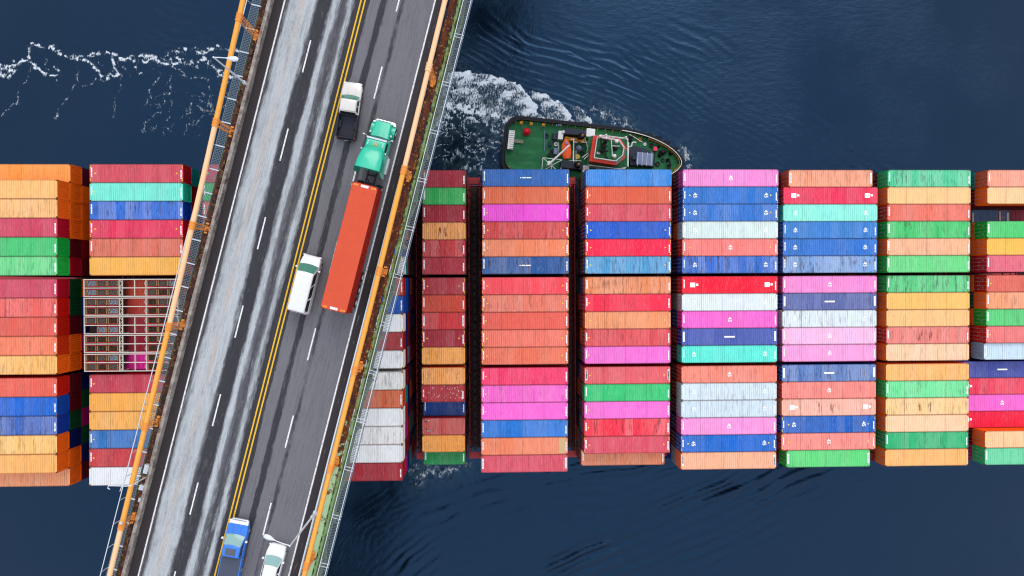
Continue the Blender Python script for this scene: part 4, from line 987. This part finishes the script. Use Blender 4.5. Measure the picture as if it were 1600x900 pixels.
# white saloon car at the bottom edge
v=veh('car',(433,853),(414,925),'white saloon car cut off by the bottom edge, under the street lamp head','car')
m=MB(); W=.92; f=2.35
m.loft([rr_ring(f,W*.55,.42,.62,.08),rr_ring(f-.08,W*.74,.36,.72,.1),rr_ring(f-.3,W*.90,.32,.80,.14),rr_ring(f-.75,W,.3,.90,.16),rr_ring(f-1.3,W,.3,.97,.16),rr_ring(0,W,.3,.98,.14),rr_ring(-f+.5,W,.3,1.0,.14),rr_ring(-f+.1,W*.9,.34,.98,.12),rr_ring(-f,W*.8,.4,.9,.1)]); m.build('body',VM['white'],v,smooth=True)
frustum_cabin(v,(-f+.75,f-1.15,W*.90,.955),(-f+1.25,f-1.95,W*.68,1.45),VM['white'],VM['gglass'],VM['dglass'],VM['dglass'],2); lights(v,f-.06,-f,W,.66,.8); mirrors(v,f-1.45,W-.06,.95,VM['white']); wheels(v,W-.01,(f-.85,-f+.9),.33,.22)

# tractor unit
v=veh('tractor_unit',(600.5,189),(578,276),'teal green long nosed lorry tractor pulling the orange container','lorry',1.6)
f=2.75
m=MB(); m.loft([rr_ring(f,.62,.9,1.45,.14),rr_ring(f-.1,.78,.8,1.66,.16),rr_ring(f-.9,.84,.8,1.82,.16),rr_ring(f-1.75,.92,.8,1.98,.16)]); m.build('bonnet',VM['teal'],v,smooth=True)
m=MB()
for x in (-.3,.3): m.bar((x*.9,f-.2,1.67),(x,f-1.7,1.99),.035,.03)
m.build('bonnet_crease',VM['teal'],v)
for s in (-1,1):
    m=MB(); cx=s*1.0
    rings=[]
    for k in range(7):
        a=math.pi*k/6; y=f-.75+.62*math.cos(a); z=.72+.55*math.sin(a); rings.append([(cx-.2,y,z-.05),(cx+.2,y,z-.05),(cx+.2,y,z+.03),(cx-.2,y,z+.03)])
    m.loft(rings); m.build('mudguard',VM['teal'],v,smooth=True)
    m=MB(); m.box(cx-.17,cx+.17,f-.2,f-.05,.85,1.12); m.build('headlight',VM['chrome'],v,bevel=.04)
m=MB(); m.loft([rr_ring(f+.02,1.12,.45,.85,.08),rr_ring(f+.25,.95,.48,.8,.08)]); m.build('front_bumper',VM['chrome'],v,smooth=True)
m=MB(); m.box(-.6,.6,f+.005,f+.05,.95,1.5); m.build('grille',VM['chrome'],v)
c=frustum_cabin(v,(f-3.25,f-1.72,1.02,1.95),(f-3.2,f-2.15,.94,2.85),VM['teal'],VM['dglass'],VM['dglass'],None,1)
m=MB(); m.box(-1.06,1.06,f-3.25,f-1.75,.8,1.949); m.build('lower_cab',VM['teal'],v,bevel=.05)
m=MB(); m.box(-.98,.98,f-2.12,f-1.95,2.76,2.83); m.build('sun_visor',VM['chrome'],c)
for x in (-.72,-.16,0,.16,.72):
    m=MB(); m.bar((x,f-2.35,2.86),(x,f-2.72,2.90),.07,.07); m.build('marker_lamp' ,VM['amber'] if abs(x)<.5 else VM['chrome'],c)
# sleeper with raked roof fairing
def arc(y,w,z0,z1,k=.35,n=6):
    pts=[(-w,y,z0)]; 
    for i in range(n+1): a=math.pi*i/n; pts.append((-w*.96*math.cos(a),y,z1-k+k*math.sin(a)**.8))
    pts.append((w,y,z0)); return pts
m=MB(); m.loft([arc(f-2.75,.55,2.85,2.95,.06),arc(f-2.95,.86,2.7,3.2,.2),arc(f-3.3,1.08,2.2,3.55,.25),arc(f-4.3,1.2,2.2,3.85,.25),arc(f-5.1,1.22,2.2,3.98,.22)]); sl=m.build('roof_fairing',VM['teal'],v,smooth=True)
m=MB(); m.box(-1.16,1.16,f-4.95,f-3.26,.9,2.6); m.build('sleeper',VM['teal'],v,bevel=.06)
for s in (-1,1):
    m=MB(); m.add([(s*1.2,f-5.1,3.75),(s*1.25,f-5.5,3.7),(s*1.25,f-5.5,1.2),(s*1.18,f-4.95,1.2)],[(0,1,2,3)]); m.add([(s*1.23,f-5.1,3.75),(s*1.28,f-5.5,3.7),(s*1.28,f-5.5,1.2),(s*1.21,f-4.95,1.2)],[(3,2,1,0)]); m.build('side_fairing',VM['teal'],v)
    m=MB(); m.tube([(s*1.05,f-4.9,.75),(s*1.05,f-3.3,.75)],.33,14); m.build('fuel_tank',VM['chrome'],v,smooth=True)
    m=MB(); m.tube([(s*1.17,f-3.24,1.0),(s*1.17,f-3.24,3.0)],.075,10); m.build('exhaust_stack',VM['chrome'],v,smooth=True)
    m=MB(); m.tube([(s*1.0,f-1.9,2.3),(s*1.35,f-1.75,2.3)],.025,6); m.box(min(s*1.3,s*1.48),max(s*1.3,s*1.48),f-1.86,f-1.74,1.95,2.55); m.build('mirror',VM['chrome'],v)
    m=MB(); m.ball((s*1.02,f-1.3,1.75),.14,12,8); m.build('fender_mirror',VM['chrome'],v,smooth=True)
m=MB()
for s in (-1,1): m.box(min(s*.35,s*.47),max(s*.35,s*.47),f-8.2,f-1.0,.72,.98)
for y in (f-5.3,f-6.1,f-7.0,f-8.1): m.box(-.35,.35,y-.08,y+.08,.75,.95)
m.build('chassis_rail',VM['chassis'],v); m=MB(); m.cyl((0,f-7.1,1.0),.5,.12,18); m.tube([(-.25,f-5.4,1.0),(-.2,f-5.6,1.9),(.1,f-6.2,1.5)],.04,6); m.build('fifth_wheel',VM['chassis'],v)
wheels(v,1.2,(f-.75,),.5,.3); wheels(v,1.24,(f-6.5,f-7.8),.5,.55)
# trailer and its container
ZT=4.05
a=at(570.5,289,ZD+ZT); b=at(520.5,485.5,ZD+ZT); d=(a-b).normalized(); tang=math.atan2(-d.x,d.y)
mid=(a+b)/2; v=empty('semi_trailer',Vector((mid.x,mid.y,ZD)),tang); tag(v,'skeletal container trailer with rear axles under the long orange container','trailer')
m=MB()
for s in (-1,1): m.box(min(s*.4,s*.52),max(s*.4,s*.52),-6.0,5.6,1.05,1.35)
for y in (-5.9,-3.5,-1,1.5,4,5.9): m.box(-1.18,1.18,y-.1,y+.1,1.17,1.38)
m.build('frame',VM['chassis'],v)
for s in (-1,1):
    m=MB(); m.box(min(s*.8,s*.95),max(s*.8,s*.95),2.9,3.1,.3,1.16); m.build('landing_leg',VM['chassis'],v)
wheels(v,1.24,(-5.1,-3.8,-2.5),.5,.55)
m=MB(); m.box(-1.15,1.15,-6.15,-6.0,.55,.75); m.build('rear_bumper',VM['chassis'],v)
cc=container(40,0,0,0,(200,72,46),.0,'','bright orange red container riding on the semi trailer behind the teal tractor',group=None)
for ch_ in list(cc.children):
    if ch_.name.startswith('marking'):
        bpy.data.objects.remove(ch_); continue
    if ch_.name.startswith('roof'):
        m=MB(); m.box(.05,12.14,-1.2,1.2,2.55,2.592)
        for k in range(10): m.box(.6+k*1.2,.64+k*1.2,-1.1,1.1,2.592,2.597)
        ch_.data=m.mesh('roof',simple('smooth_orange_roof',(212,78,44),.65,0,.28,.9,.45,dirtcol=(150,60,44)))
cc.rotation_euler=(0,0,tang+math.pi/2); cc.location=b-Vector((0,0,2.59))
mk=MB(); z=2.605
for x0 in (.10,11.85):
    mk.mi=0
    for k in range(7):
        y=-.36+k*.105; mk.add([(x0,y,z),(x0+.24,y,z),(x0+.24,y+.08,z),(x0,y+.08,z)],[(0,1,2,3)])
    mk.mi=1
    for s in (-1,1):
        for k in range(4):
            y=s*.85-.22+k*.12; mk.add([(x0+.02,y,z),(x0+.2,y,z),(x0+.2,y+.07,z),(x0+.02,y+.07,z)],[(0,1,2,3)])
mk.build('marking',[M['white_mark'],VM['amber']],cc)

# ------------------------------------------------------------------ the tug
tp0,tp1=at(786,226,2.2),at(1068,257,2.2); td=(tp1-tp0); TL_=td.length; td.normalize(); TA=math.atan2(td.y,td.x); TO=(tp0+tp1)/2; tn=Vector((-td.y,td.x,0))
tug=empty('tugboat',(TO.x,TO.y,0),TA); tag(tug,'green decked tugboat with black fendered hull and red trimmed wheelhouse, churning foam beside the ship','tugboat')
def tl(px,py,z): p=at(px,py,z)-TO; return (p.dot(td),p.dot(tn))
H2=5.3; half=TL_/2
def outline(off=0.0,n=26):
    up=[]; R_c=2.6
    for k in range(6): a=math.pi/2*k/5; up.append((-half+R_c-R_c*math.cos(a), H2-R_c+R_c*math.sin(a)))
    up.append((-2,H2)); 
    for k in range(n+1):
        u=k/n; x=3+(half-3)*math.sin(u*math.pi/2); y=H2*(max(0,1-((x-3)/(half-3))**2.15))**.58; up.append((x,y))
    pts=up+[(x,-y) for x,y in up[::-1][1:]]
    if off:
        out=[]; N=len(pts)
        for i in range(N):
            a=Vector(pts[i-1]); b=Vector(pts[(i+1)%N]); t=(b-a).normalized(); out.append((pts[i][0]+t.y*off*-1, pts[i][1]+t.x*off))
        return out
    return pts
TM=dict(hull=simple('tug_black_hull',(24,26,34),.5,0,.3,1,.3),rub=simple('fender_rubber',(30,32,42),.85,0,.4,2.2,.4,dirtcol=(70,70,80)),green=NT('tug_deck_green'),white=simple('tug_white',(228,230,230),.5,0,.1,3,.25,dirtcol=(150,110,80)),red=simple('tug_red',(222,48,28),.5,0,.12,3,.15),
   navy=simple('tug_dark_machinery',(34,42,62),.6,.1,.3,3,.3),orange=simple('boat_orange',(238,92,34),.5,0,.1,2,.15),ochre=simple('ochre_bracket',(206,140,30),.6,0,.2,4,.3),glass=clear('wheelhouse_glass',(22,70,62),.1,.8),black=simple('tug_black_pipe',(20,20,22),.6,.2,.2,4,.2),winch=simple('grey_winch_cover',(120,138,176),.6,0,.3,2.5,.3),redball=simple('red_buoy_paint',(200,14,40),.4,0,.15,2,.1),yellow=simple('yellow_lid',(216,186,50),.5,0,.15,3,.2),pink=simple('coral_box_paint',(236,50,90),.5))
t=TM['green']; o=t.obj(); n=t.noise(t.mapv(o,(.35,1,1)),.8,6,.65); n2=t.noise(o,2.4,5,.7)
c=t.mix(t.ramp(n,.40,.66),lin((28,98,60)),lin((42,122,72))); c=t.mix(t.math('MULTIPLY',t.ramp(n2,.55,.72),.55),c,lin((58,84,48))); c=t.mix(t.math('MULTIPLY',t.ramp(t.noise(t.mapv(o,(1,.4,1)),1.1,5,.7),.58,.72),.5),c,lin((16,52,38))); TM['green']=t.fin(c,.7,0,.3)
def scl(pts,k,dx=0): return [(x*k+dx,y*k) for x,y in pts]
def inset(d):
    pts=outline(); return [((x)*(1-d/half),(y)*(1-d/H2)) for x,y in pts]
ol=outline()
m=MB(); lo_=inset(1.2); hi=inset(.25)
m.loft([[(x,y,-1.0) for x,y in lo_],[(x,y,.8) for x,y in inset(.4)],[(x,y,2.0) for x,y in hi]]); m.build('hull',TM['hull'],tug,smooth=True)
m=MB(); m.prism(inset(.55),2.0,2.06); m.build('main_deck',TM['green'],tug)
# bulwark wall and rubber fender belt
def belt(d0,d1,z0,z1):
    a,b=inset(d0),inset(d1); N=len(a); m=MB(); vs=[(x,y,z) for (x,y) in a for z in (z0,z1)]+[(x,y,z) for (x,y) in b for z in (z0,z1)]; fs=[]
    for i in range(N):
        j=(i+1)%N; A=2*i; B=2*j; o_=2*N
        fs+=[(A,B,B+1,A+1),(o_+A+1,o_+B+1,o_+B,o_+A),(A+1,B+1,o_+B+1,o_+A+1),(B,A,o_+A,o_+B)]
    return m.add(vs,fs)
belt(.52,.62,2.0,3.0).build('bulwark',TM['hull'],tug)
belt(-.05,.50,1.3,2.75).build('fender_belt',TM['rub'],tug,bevel=.12)
# white cap rail and ochre stays around the bow
ins=inset(.60); N=len(ins)
m=MB(); pts=[(x,y,3.08) for x,y in ins if x>4.0]; m.tube(pts,.075,8); rail=m.build('bow_rail',TM['white'],tug,smooth=True)
m=MB(); pts=[(x*.985,y*.95,2.75) for x,y in ins if x>9.5]; m.tube(pts,.06,6); m.build('bow_pipe',TM['ochre'],rail,smooth=True)
step=0
for i,(x,y) in enumerate(ins):
    pass
dist=0; last=None
poly=[Vector((x,y,0)) for x,y in ins]; cum=[0]
for i in range(1,len(poly)): cum.append(cum[-1]+(poly[i]-poly[i-1]).length)
q=1.0
while q<cum[-1]:
    for i in range(1,len(poly)):
        if cum[i]>=q: break
    u=(q-cum[i-1])/(cum[i]-cum[i-1]+1e-9); p=poly[i-1].lerp(poly[i],u); tg=(poly[i]-poly[i-1]).normalized(); nn=Vector((tg.y,-tg.x,0))
    if nn.dot(-p)<0: nn=-nn
    if p.x>-half+1.2:
        m=MB(); m.bar(p+Vector((0,0,2.9)),p+nn*.42+Vector((0,0,2.1)),.09,.09); m.build('bulwark_stay',TM['ochre'],tug)
    q+=1.35 if q<34 else 1.1
# tyres hung along the side
for (px,py) in ((864,188.5),(913,193),(964,200),(982,203),(1000,206),(1016,209.5),(1030,214),(1043,221),(1056,231)):
    x,y=tl(px,py,2.2); m=MB(); R0=.55; big=1 if px<975 else .72
    rings=[]
    for k in range(16):
        a=2*math.pi*k/16; cx,cz=R0*big*1.15*math.cos(a),R0*big*math.sin(a); rings.append([(x+cx+.2*big*math.cos(b_)*math.cos(a),y+.26*math.sin(b_),1.7+cz+.2*big*math.cos(b_)*math.sin(a)) for b_ in [q_*math.pi/3 for q_ in range(6)]])
    o_=len(m.v); n_=6
    for rg in rings: m.v+=rg
    for i in range(16):
        for k in range(6): m.f.append((i*6+k,i*6+(k+1)%6,((i+1)%16)*6+(k+1)%6,((i+1)%16)*6+k)); m.m.append(0)
    m.build('fender_tyre',TM['rub'],tug,smooth=True)
def tb(name,px0,py0,px1,py1,z0,z1,mat,parent=None,bevel=.05,z=None):
    """a box of the tug given by two opposite corners in the photograph at its top height"""
    a=tl(px0,py0,z or z1); b=tl(px1,py1,z or z1); m=MB(); m.box(min(a[0],b[0]),max(a[0],b[0]),min(a[1],b[1]),max(a[1],b[1]),z0,z1); return m.build(name,mat,parent or tug,bevel=bevel)
def P5(x,y): return (x/5+770,y/5+170)       # coordinates read in the five-times enlarged crop
def tb5(name,x0,y0,x1,y1,z0,z1,mat,parent=None,bevel=.05): return tb(name,*P5(x0,y0),*P5(x1,y1),z0,z1,mat,parent,bevel)
def tp(x,y,z): a=tl(*P5(x,y),z); return (a[0],a[1],z)
# stern gratings
g=tb5('stern_platform',128,165,158,318,2.06,2.9,TM['white']); 
m=MB()
for k in range(9): a=tp(130+3,172+k*17,2.95); m.bar((a[0]-.1,a[1],2.93),(a[0]+.75,a[1],2.93),.05)
m.build('slat',TM['navy'],g)
g=tb5('gangway',165,236,238,272,2.06,2.35,simple('gangway_grey',(120,124,104),.7,0,.2,5,.3))
# crane platform, boat davit and deck gear
m=MB(); c0=tp(392,382,4.2); c1=tp(532,470,4.2); x0,x1=c0[0],c1[0]; y1,y0=c0[1],c1[1]-.8
for a,b in (((x0,y0),(x1,y0)),((x1,y0),(x1,y1)),((x1,y1),(x0,y1)),((x0,y1),(x0,y0)),((x0,y0),(x1,y1)),((x0,y1),(x1,y0)),(((x0+x1)/2,y0),((x0+x1)/2,y1))): m.bar((*a,4.2),(*b,4.2),.09)
for a in ((x0,y0),(x1,y0),(x1,y1),(x0,y1)): m.bar((*a,2.06),(*a,4.2),.1)
m.build('crane_platform',TM['white'],tug)
m=MB(); m.cyl((tp(432,440,3)[0],tp(432,440,3)[1],2.06),.32,3.4,14); a=Vector(tp(432,440,5.4)); b=Vector(tp(600,282,6.2)); m.tube([a,b],[.2,.13],10); m.bar(a,b,.22,.3); m.build('deck_crane',TM['white'],tug,smooth=True)
for (x0,y0,x1,y1,nm) in ((570,150,722,212,0),(535,402,700,470,1)):
    h=tb5('engine_casing',x0,y0,x1,y1+ (0 if nm==0 else 6),2.06,4.3,TM['navy'])
    cx,cy=(690,205) if nm==0 else (660,430)
    p=tp(cx,cy,5.2); m=MB(); m.tube([(p[0],p[1],2.2),(p[0],p[1],4.9),(p[0]+.1,p[1]-.25,5.5),(p[0]+.15,p[1]-.7,5.75)],[.42,.42,.4,.36],12); f_=m.build('funnel',TM['black'],tug,smooth=True)
    m=MB(); m.tube([(p[0]+.2,p[1]-.1,4.0),(p[0]+.2,p[1]-.1,5.9)],.13,10); m.build('funnel_ring',TM['ochre'],f_,smooth=True)
tb5('casing_trim',566,215,715,262,2.06,3.2,TM['ochre'])
tb5('storage_locker',735,150,795,222,2.06,3.6,TM['white']); tb5('vent_box',515,170,548,240,2.06,3.3,TM['white']); tb5('vent_box',545,168,566,190,2.06,3.6,TM['white'])
tb5('deck_locker',470,186,505,242,2.06,2.9,TM['navy']); tb5('deck_locker',438,248,462,290,2.06,2.7,TM['navy'])
tb5('storage_locker',705,440,750,500,2.06,3.4,TM['white'])
tb5('stair',480,305,505,355,2.06,3.0,TM['winch']); 
for (x,y,r_) in ((462,330,.35),(440,360,.3),(455,345,.25)):
    p=tp(x,y,2.5); m=MB(); m.cyl((p[0],p[1],2.06),r_,.7,12); m.build('bollard',TM['black'],tug,smooth=True)
p=tp(672,308,3); m=MB(); m.cyl((p[0],p[1],2.06),.55,.9,16); m.ball((p[0],p[1],3.0),.5,14,8); m.build('vent_cowl',TM['winch'],tug,smooth=True)
p=tp(663,373,3.1); m=MB(); m.cyl((p[0],p[1],2.06),.42,1.0,20); m.build('vent_lid',TM['yellow'],tug,smooth=True,bevel=.03)
m=MB(); 
for a,b in (((632,232),(632,420)),((610,238),(640,238)),((636,260),(660,262)),((628,330),(628,410))): 
    A=tp(*a,4.0); B=tp(*b,4.0); m.tube([A,B],.08,6); m.tube([A,(A[0],A[1],2.06)],.06,6)
m.build('davit_frame',TM['white'],tug)
# wheelhouse: lower deckhouse, upper cabin with slanted windows, roof deck with mast
def poly5(pts,z): return [tl(*P5(x,y),z)[:2] for x,y in pts]
m=MB(); m.prism(poly5([(755,225),(800,205),(1040,235),(1065,265),(1062,440),(1030,470),(755,440)],4.4),2.06,4.4); dh=m.build('deckhouse',TM['white'],tug,bevel=.05)
m=MB(); m.prism(poly5([(745,220),(785,208),(1050,238),(1050,450),(985,465),(745,432)],4.5),4.402,4.5); m.build('bridge_deck',TM['green'],dh)
up=[(755,408),(785,212),(805,206),(1000,238),(1045,305),(1030,385),(965,440)]
wl=poly5(up,6.9); base=[(x*.985+.05,y*.985) for x,y in poly5(up,6.9)]
N=len(wl); lo5=poly5(up,7.0); cx=sum(p[0] for p in lo5)/N; cy=sum(p[1] for p in lo5)/N
def sc5(k,z): return [(cx+(x-cx)*k,cy+(y-cy)*k,z) for x,y in lo5]
m=MB(); m.loft([sc5(.93,4.5),sc5(.98,5.6),sc5(1.0,7.0)]); wh=m.build('wheelhouse',TM['red'],tug)
m=MB(); m.loft([sc5(.80,7.0),sc5(.80,7.05)]); m.build('roof_deck',TM['green'],wh)
m=MB(); 
R8=sc5(.80,7.9)
for i in range(N): m.tube([R8[i],R8[(i+1)%N]],.07,6); m.tube([R8[i],(R8[i][0],R8[i][1],7.0)],.06,6)
R8=sc5(.80,7.45)
for i in range(N): m.tube([R8[i],R8[(i+1)%N]],.05,6)
m.build('roof_railing',TM['white'],wh)
def pane(pts,z0=7.01,th=.05): m=MB(); m.prism(poly5(pts,7.0),z0,z0+th); m.build('window',TM['glass'],wh)
pane([(1008,318),(1040,318),(1032,366),(1004,366)]); pane([(948,412),(998,374),(1020,384),(968,434)])
for (x0,y0,x1,y1,z) in ((925,245,935,375,7.9),(935,290,990,292,7.9)):
    m=MB(); m.tube([tp(x0,y0,z),tp(x1,y1,z)],.07,6); m.tube([tp(x0,y0,z),tp(x0,y0,7.05)],.07,6); m.tube([tp(x1,y1,z),tp(x1,y1,7.05)],.07,6); m.build('inner_rail',TM['white'],wh)
for (x,y,r_,mt,z) in ((967,255,.36,'white',8.0),(950,370,.36,'white',8.0),(958,308,.42,'black',7.5),(840,215,.3,'white',8.6),(1040,222,.2,'white',8.2),(905,385,.3,'green',7.2)):
    p=tp(x,y,z); m=MB(); m.cyl((p[0],p[1],7.0),r_*.5,z-7.0,8); m.ball((p[0],p[1],z),r_,12,8); m.build('antenna_dome',TM[mt],wh,smooth=True)
p=tp(870,265,8.5); m=MB(); m.tube([(p[0],p[1],7.0),(p[0],p[1],11.0)],[.22,.12],8); 
for a,b,z in (((845,240),(905,245),9.2),((850,300),(895,290),9.0),((820,330),(900,330),7.6),((870,250),(885,385),7.5),((845,225),(850,350),7.9),((860,300),(862,350),8.2)): m.tube([tp(*a,z),tp(*b,z)],.13,6)
m.ball(tp(880,258,9.5),.34,10,8); m.ball(tp(855,330,8.0),.4,10,8); m.ball(tp(870,290,8.2),.42,10,8); mast=m.build('mast',TM['black'],wh,smooth=True)
m=MB(); m.tube([tp(855,225,10.4),tp(915,222,10.4)],.08,6); m.tube([tp(885,200,10.4),tp(885,240,10.4)],.08,6); m.ball(tp(885,205,10.4),.2,8,6); m.tube([(p[0],p[1],10.9),tp(885,222,10.4)],.08,6); m.build('radar_scanner',TM['white'],mast)
p=tp(826,346,7.3); m=MB(); m.box(p[0]-.3,p[0]+.3,p[1]-.2,p[1]+.2,7.05,7.5); lr=m.build('life_ring_box',TM['white'],wh); m=MB(); m.box(p[0]-.1,p[0]+.12,p[1]-.08,p[1]+.08,7.5,7.52); m.build('red_marking',TM['pink'],lr)
m=MB(); 
for a,b in (((840,205),(1055,232)),((1055,232),(1055,300)),((1030,220),(1050,240))): m.tube([tp(*a,5.6),tp(*b,5.6)],.08,6)
for q_ in range(6): a=tp(840+q_*43,205+q_*5.4,5.6); m.tube([a,(a[0],a[1],4.5)],.05,6)
for a,b in (((745,440),(1000,470)),((1052,300),(1058,455)),((700,380),(745,345)),((712,395),(750,360))): m.tube([tp(*a,5.4),tp(*b,5.4)],.07,6)
m.build('deck_railing',TM['white'],dh)
# foredeck: anchor winch in its dark housing
m=MB(); m.prism(poly5([(1068,305),(1100,290),(1180,305),(1255,345),(1262,455),(1075,440)],3.6),2.06,3.6); wb=m.build('winch_housing',TM['navy'],tug,bevel=.06)
tb5('winch_drum_cover',1128,336,1248,446,3.61,4.2,TM['winch'],wb)
m=MB()
for q_ in range(4): A=tp(1135+q_*36,338,4.25); B=tp(1128+q_*36,446,4.25); m.bar(A,B,.06,.05)
m.build('winch_rib',TM['white'],wb)
tb5('winch_motor',1092,362,1120,398,3.61,4.3,TM['navy'],wb)
m=MB(); m.tube([tp(1120,262,3.4),tp(1090,262,3.4),tp(1085,290,3.4),tp(1060,300,3.4),tp(1055,440,3.4)],.12,8); m.build('white_pipe',TM['white'],tug,smooth=True)
for (x,y,r_,h_) in ((1300,292,.25,.9),(1325,340,.55,.8),(1345,330,.45,.7),(1310,360,.35,.6),(1395,345,.35,.5),(1080,225,.4,1.0),(1372,395,.3,.9),(1385,440,.3,.9),(1078,245,.3,1.0)):
    p=tp(x,y,2.8); m=MB(); m.cyl((p[0],p[1],2.06),r_,h_,12,r_*.8); m.ball((p[0],p[1],2.06+h_),r_*.8,10,6); m.build('mooring_bitt',TM['black'],tug,smooth=True)
for (x,y) in ((515,128),(533,130),(497,130)):
    p=tp(x,y,3.1); m=MB(); m.ball((p[0],p[1],3.1),.16,8,6); m.build('deck_lamp',TM['winch'],tug,smooth=True)
m=MB(); m.tube([tp(1372,385,2.9),tp(1378,405,2.9),tp(1386,430,2.9),tp(1376,470,2.9)],.2,8); m.build('towing_hawser',TM['black'],tug,smooth=True)
for (x,y) in ((300,118),(395,126),(222,110)):
    p=tp(x,y,2.6); m=MB(); m.box(p[0]-.22,p[0]+.22,p[1]-.05,p[1]+.2,2.1,2.9); m.tube([(p[0]-.3,p[1]-.2,2.7),(p[0]+.3,p[1]-.2,2.7)],.09,8); m.build('fairlead',TM['ochre'],tug)
# ropes coiled on deck, pipes and small fittings
rr=random.Random(8)
for (x,y,r_,mt) in ((420,210,.42,'black'),(495,275,.38,'white'),(520,355,.34,'ochre'),(700,345,.4,'black'),(735,260,.3,'winch'),(1240,285,.4,'black'),(1190,275,.3,'white'),(1150,240,.35,'ochre'),(1330,400,.35,'navy'),(1290,430,.45,'black'),(590,445,.3,'white'),(820,470,.3,'white')):
    p=tp(x,y,2.3); m=MB(); pts=[]
    for k in range(40): a=k*.62; q_=r_*(.45+.55*k/40); pts.append((p[0]+q_*math.cos(a),p[1]+q_*math.sin(a),2.12+.06*(k%10)/10+.05))
    m.tube(pts,.05,5); m.build('rope_coil',TM[mt],tug,smooth=True)
for (a,b,z,mt) in (((405,170),(405,330),2.3,'winch'),((515,260),(515,370),2.4,'white'),((600,405),(690,405),3.2,'white'),((720,225),(745,330),3.0,'white'),((735,335),(752,215),3.4,'white'),((1070,200),(1170,262),2.9,'white'),((1265,330),(1265,440),2.5,'black'),((560,262),(560,230),3.1,'ochre'),((690,262),(745,262),3.3,'white'),((650,330),(650,420),3.3,'white')):
    m=MB(); m.tube([tp(*a,z),tp(*b,z)],.06,6); m.tube([tp(*a,z),(tp(*a,z)[0],tp(*a,z)[1],2.06)],.05,5); m.build('deck_pipe',TM[mt],tug)
# loose things on board
def tw_(p): return Vector((TO.x,TO.y,0))+td*p[0]+tn*p[1]+Vector((0,0,p[2]))
p=tp(265,176,2.9); m=MB(); m.loft([[(.74*k_*math.cos(a),.74*k_*math.sin(a),z_) for a in [i*math.pi/4+.2 for i in range(8)]] for k_,z_ in ((.55,0),(.95,.25),(1,.6),(.75,1.0),(.3,1.3))]); b=m.build('buoy',TM['redball'],smooth=True); b.location=tw_((p[0],p[1],2.06)); tag(b,'round red buoy standing on the stern deck of the tugboat','buoy')
p=tp(1270,313,2.6); m=MB(); m.box(-.34,.34,-.34,.34,0,.6); m.box(-.36,.36,-.36,.36,.5,.62); b=m.build('deck_box',TM['pink'],bevel=.03); b.location=tw_((p[0],p[1],2.06)); b.rotation_euler=(0,0,TA); tag(b,'small coral red box on the foredeck of the tugboat','box')
A=Vector(tw_(tp(572,240,4.6))); B=Vector(tw_(tp(582,388,4.6))); mid=(A+B)/2; dd=(A-B); L=dd.length; rb=empty('rescue_boat',(mid.x,mid.y,3.6),math.atan2(-dd.x,dd.y)); tag(rb,'orange rescue boat stowed under the white crane of the tugboat','boat')
m=MB(); rings=[]
for k in range(9):
    u=k/8; y=-L/2+L*u; w=.82*(1-abs(2*u-1)**4*.35)*(1 if u<.6 else 1-((u-.6)/.4)**2*.45); rings.append([(-w*.4,y,.0),(-w,y,.45),(-w*.95,y,.8),(-w*.5,y,1.02),(0,y,1.1),(w*.5,y,1.02),(w*.95,y,.8),(w,y,.45),(w*.4,y,0)])
m.loft(rings); m.build('boat_hull',TM['orange'],rb,smooth=True)
m=MB(); m.box(-.25,.3,L/2-.9,L/2-.4,1.04,1.22); m.build('hatch',TM['winch'],rb,bevel=.05)
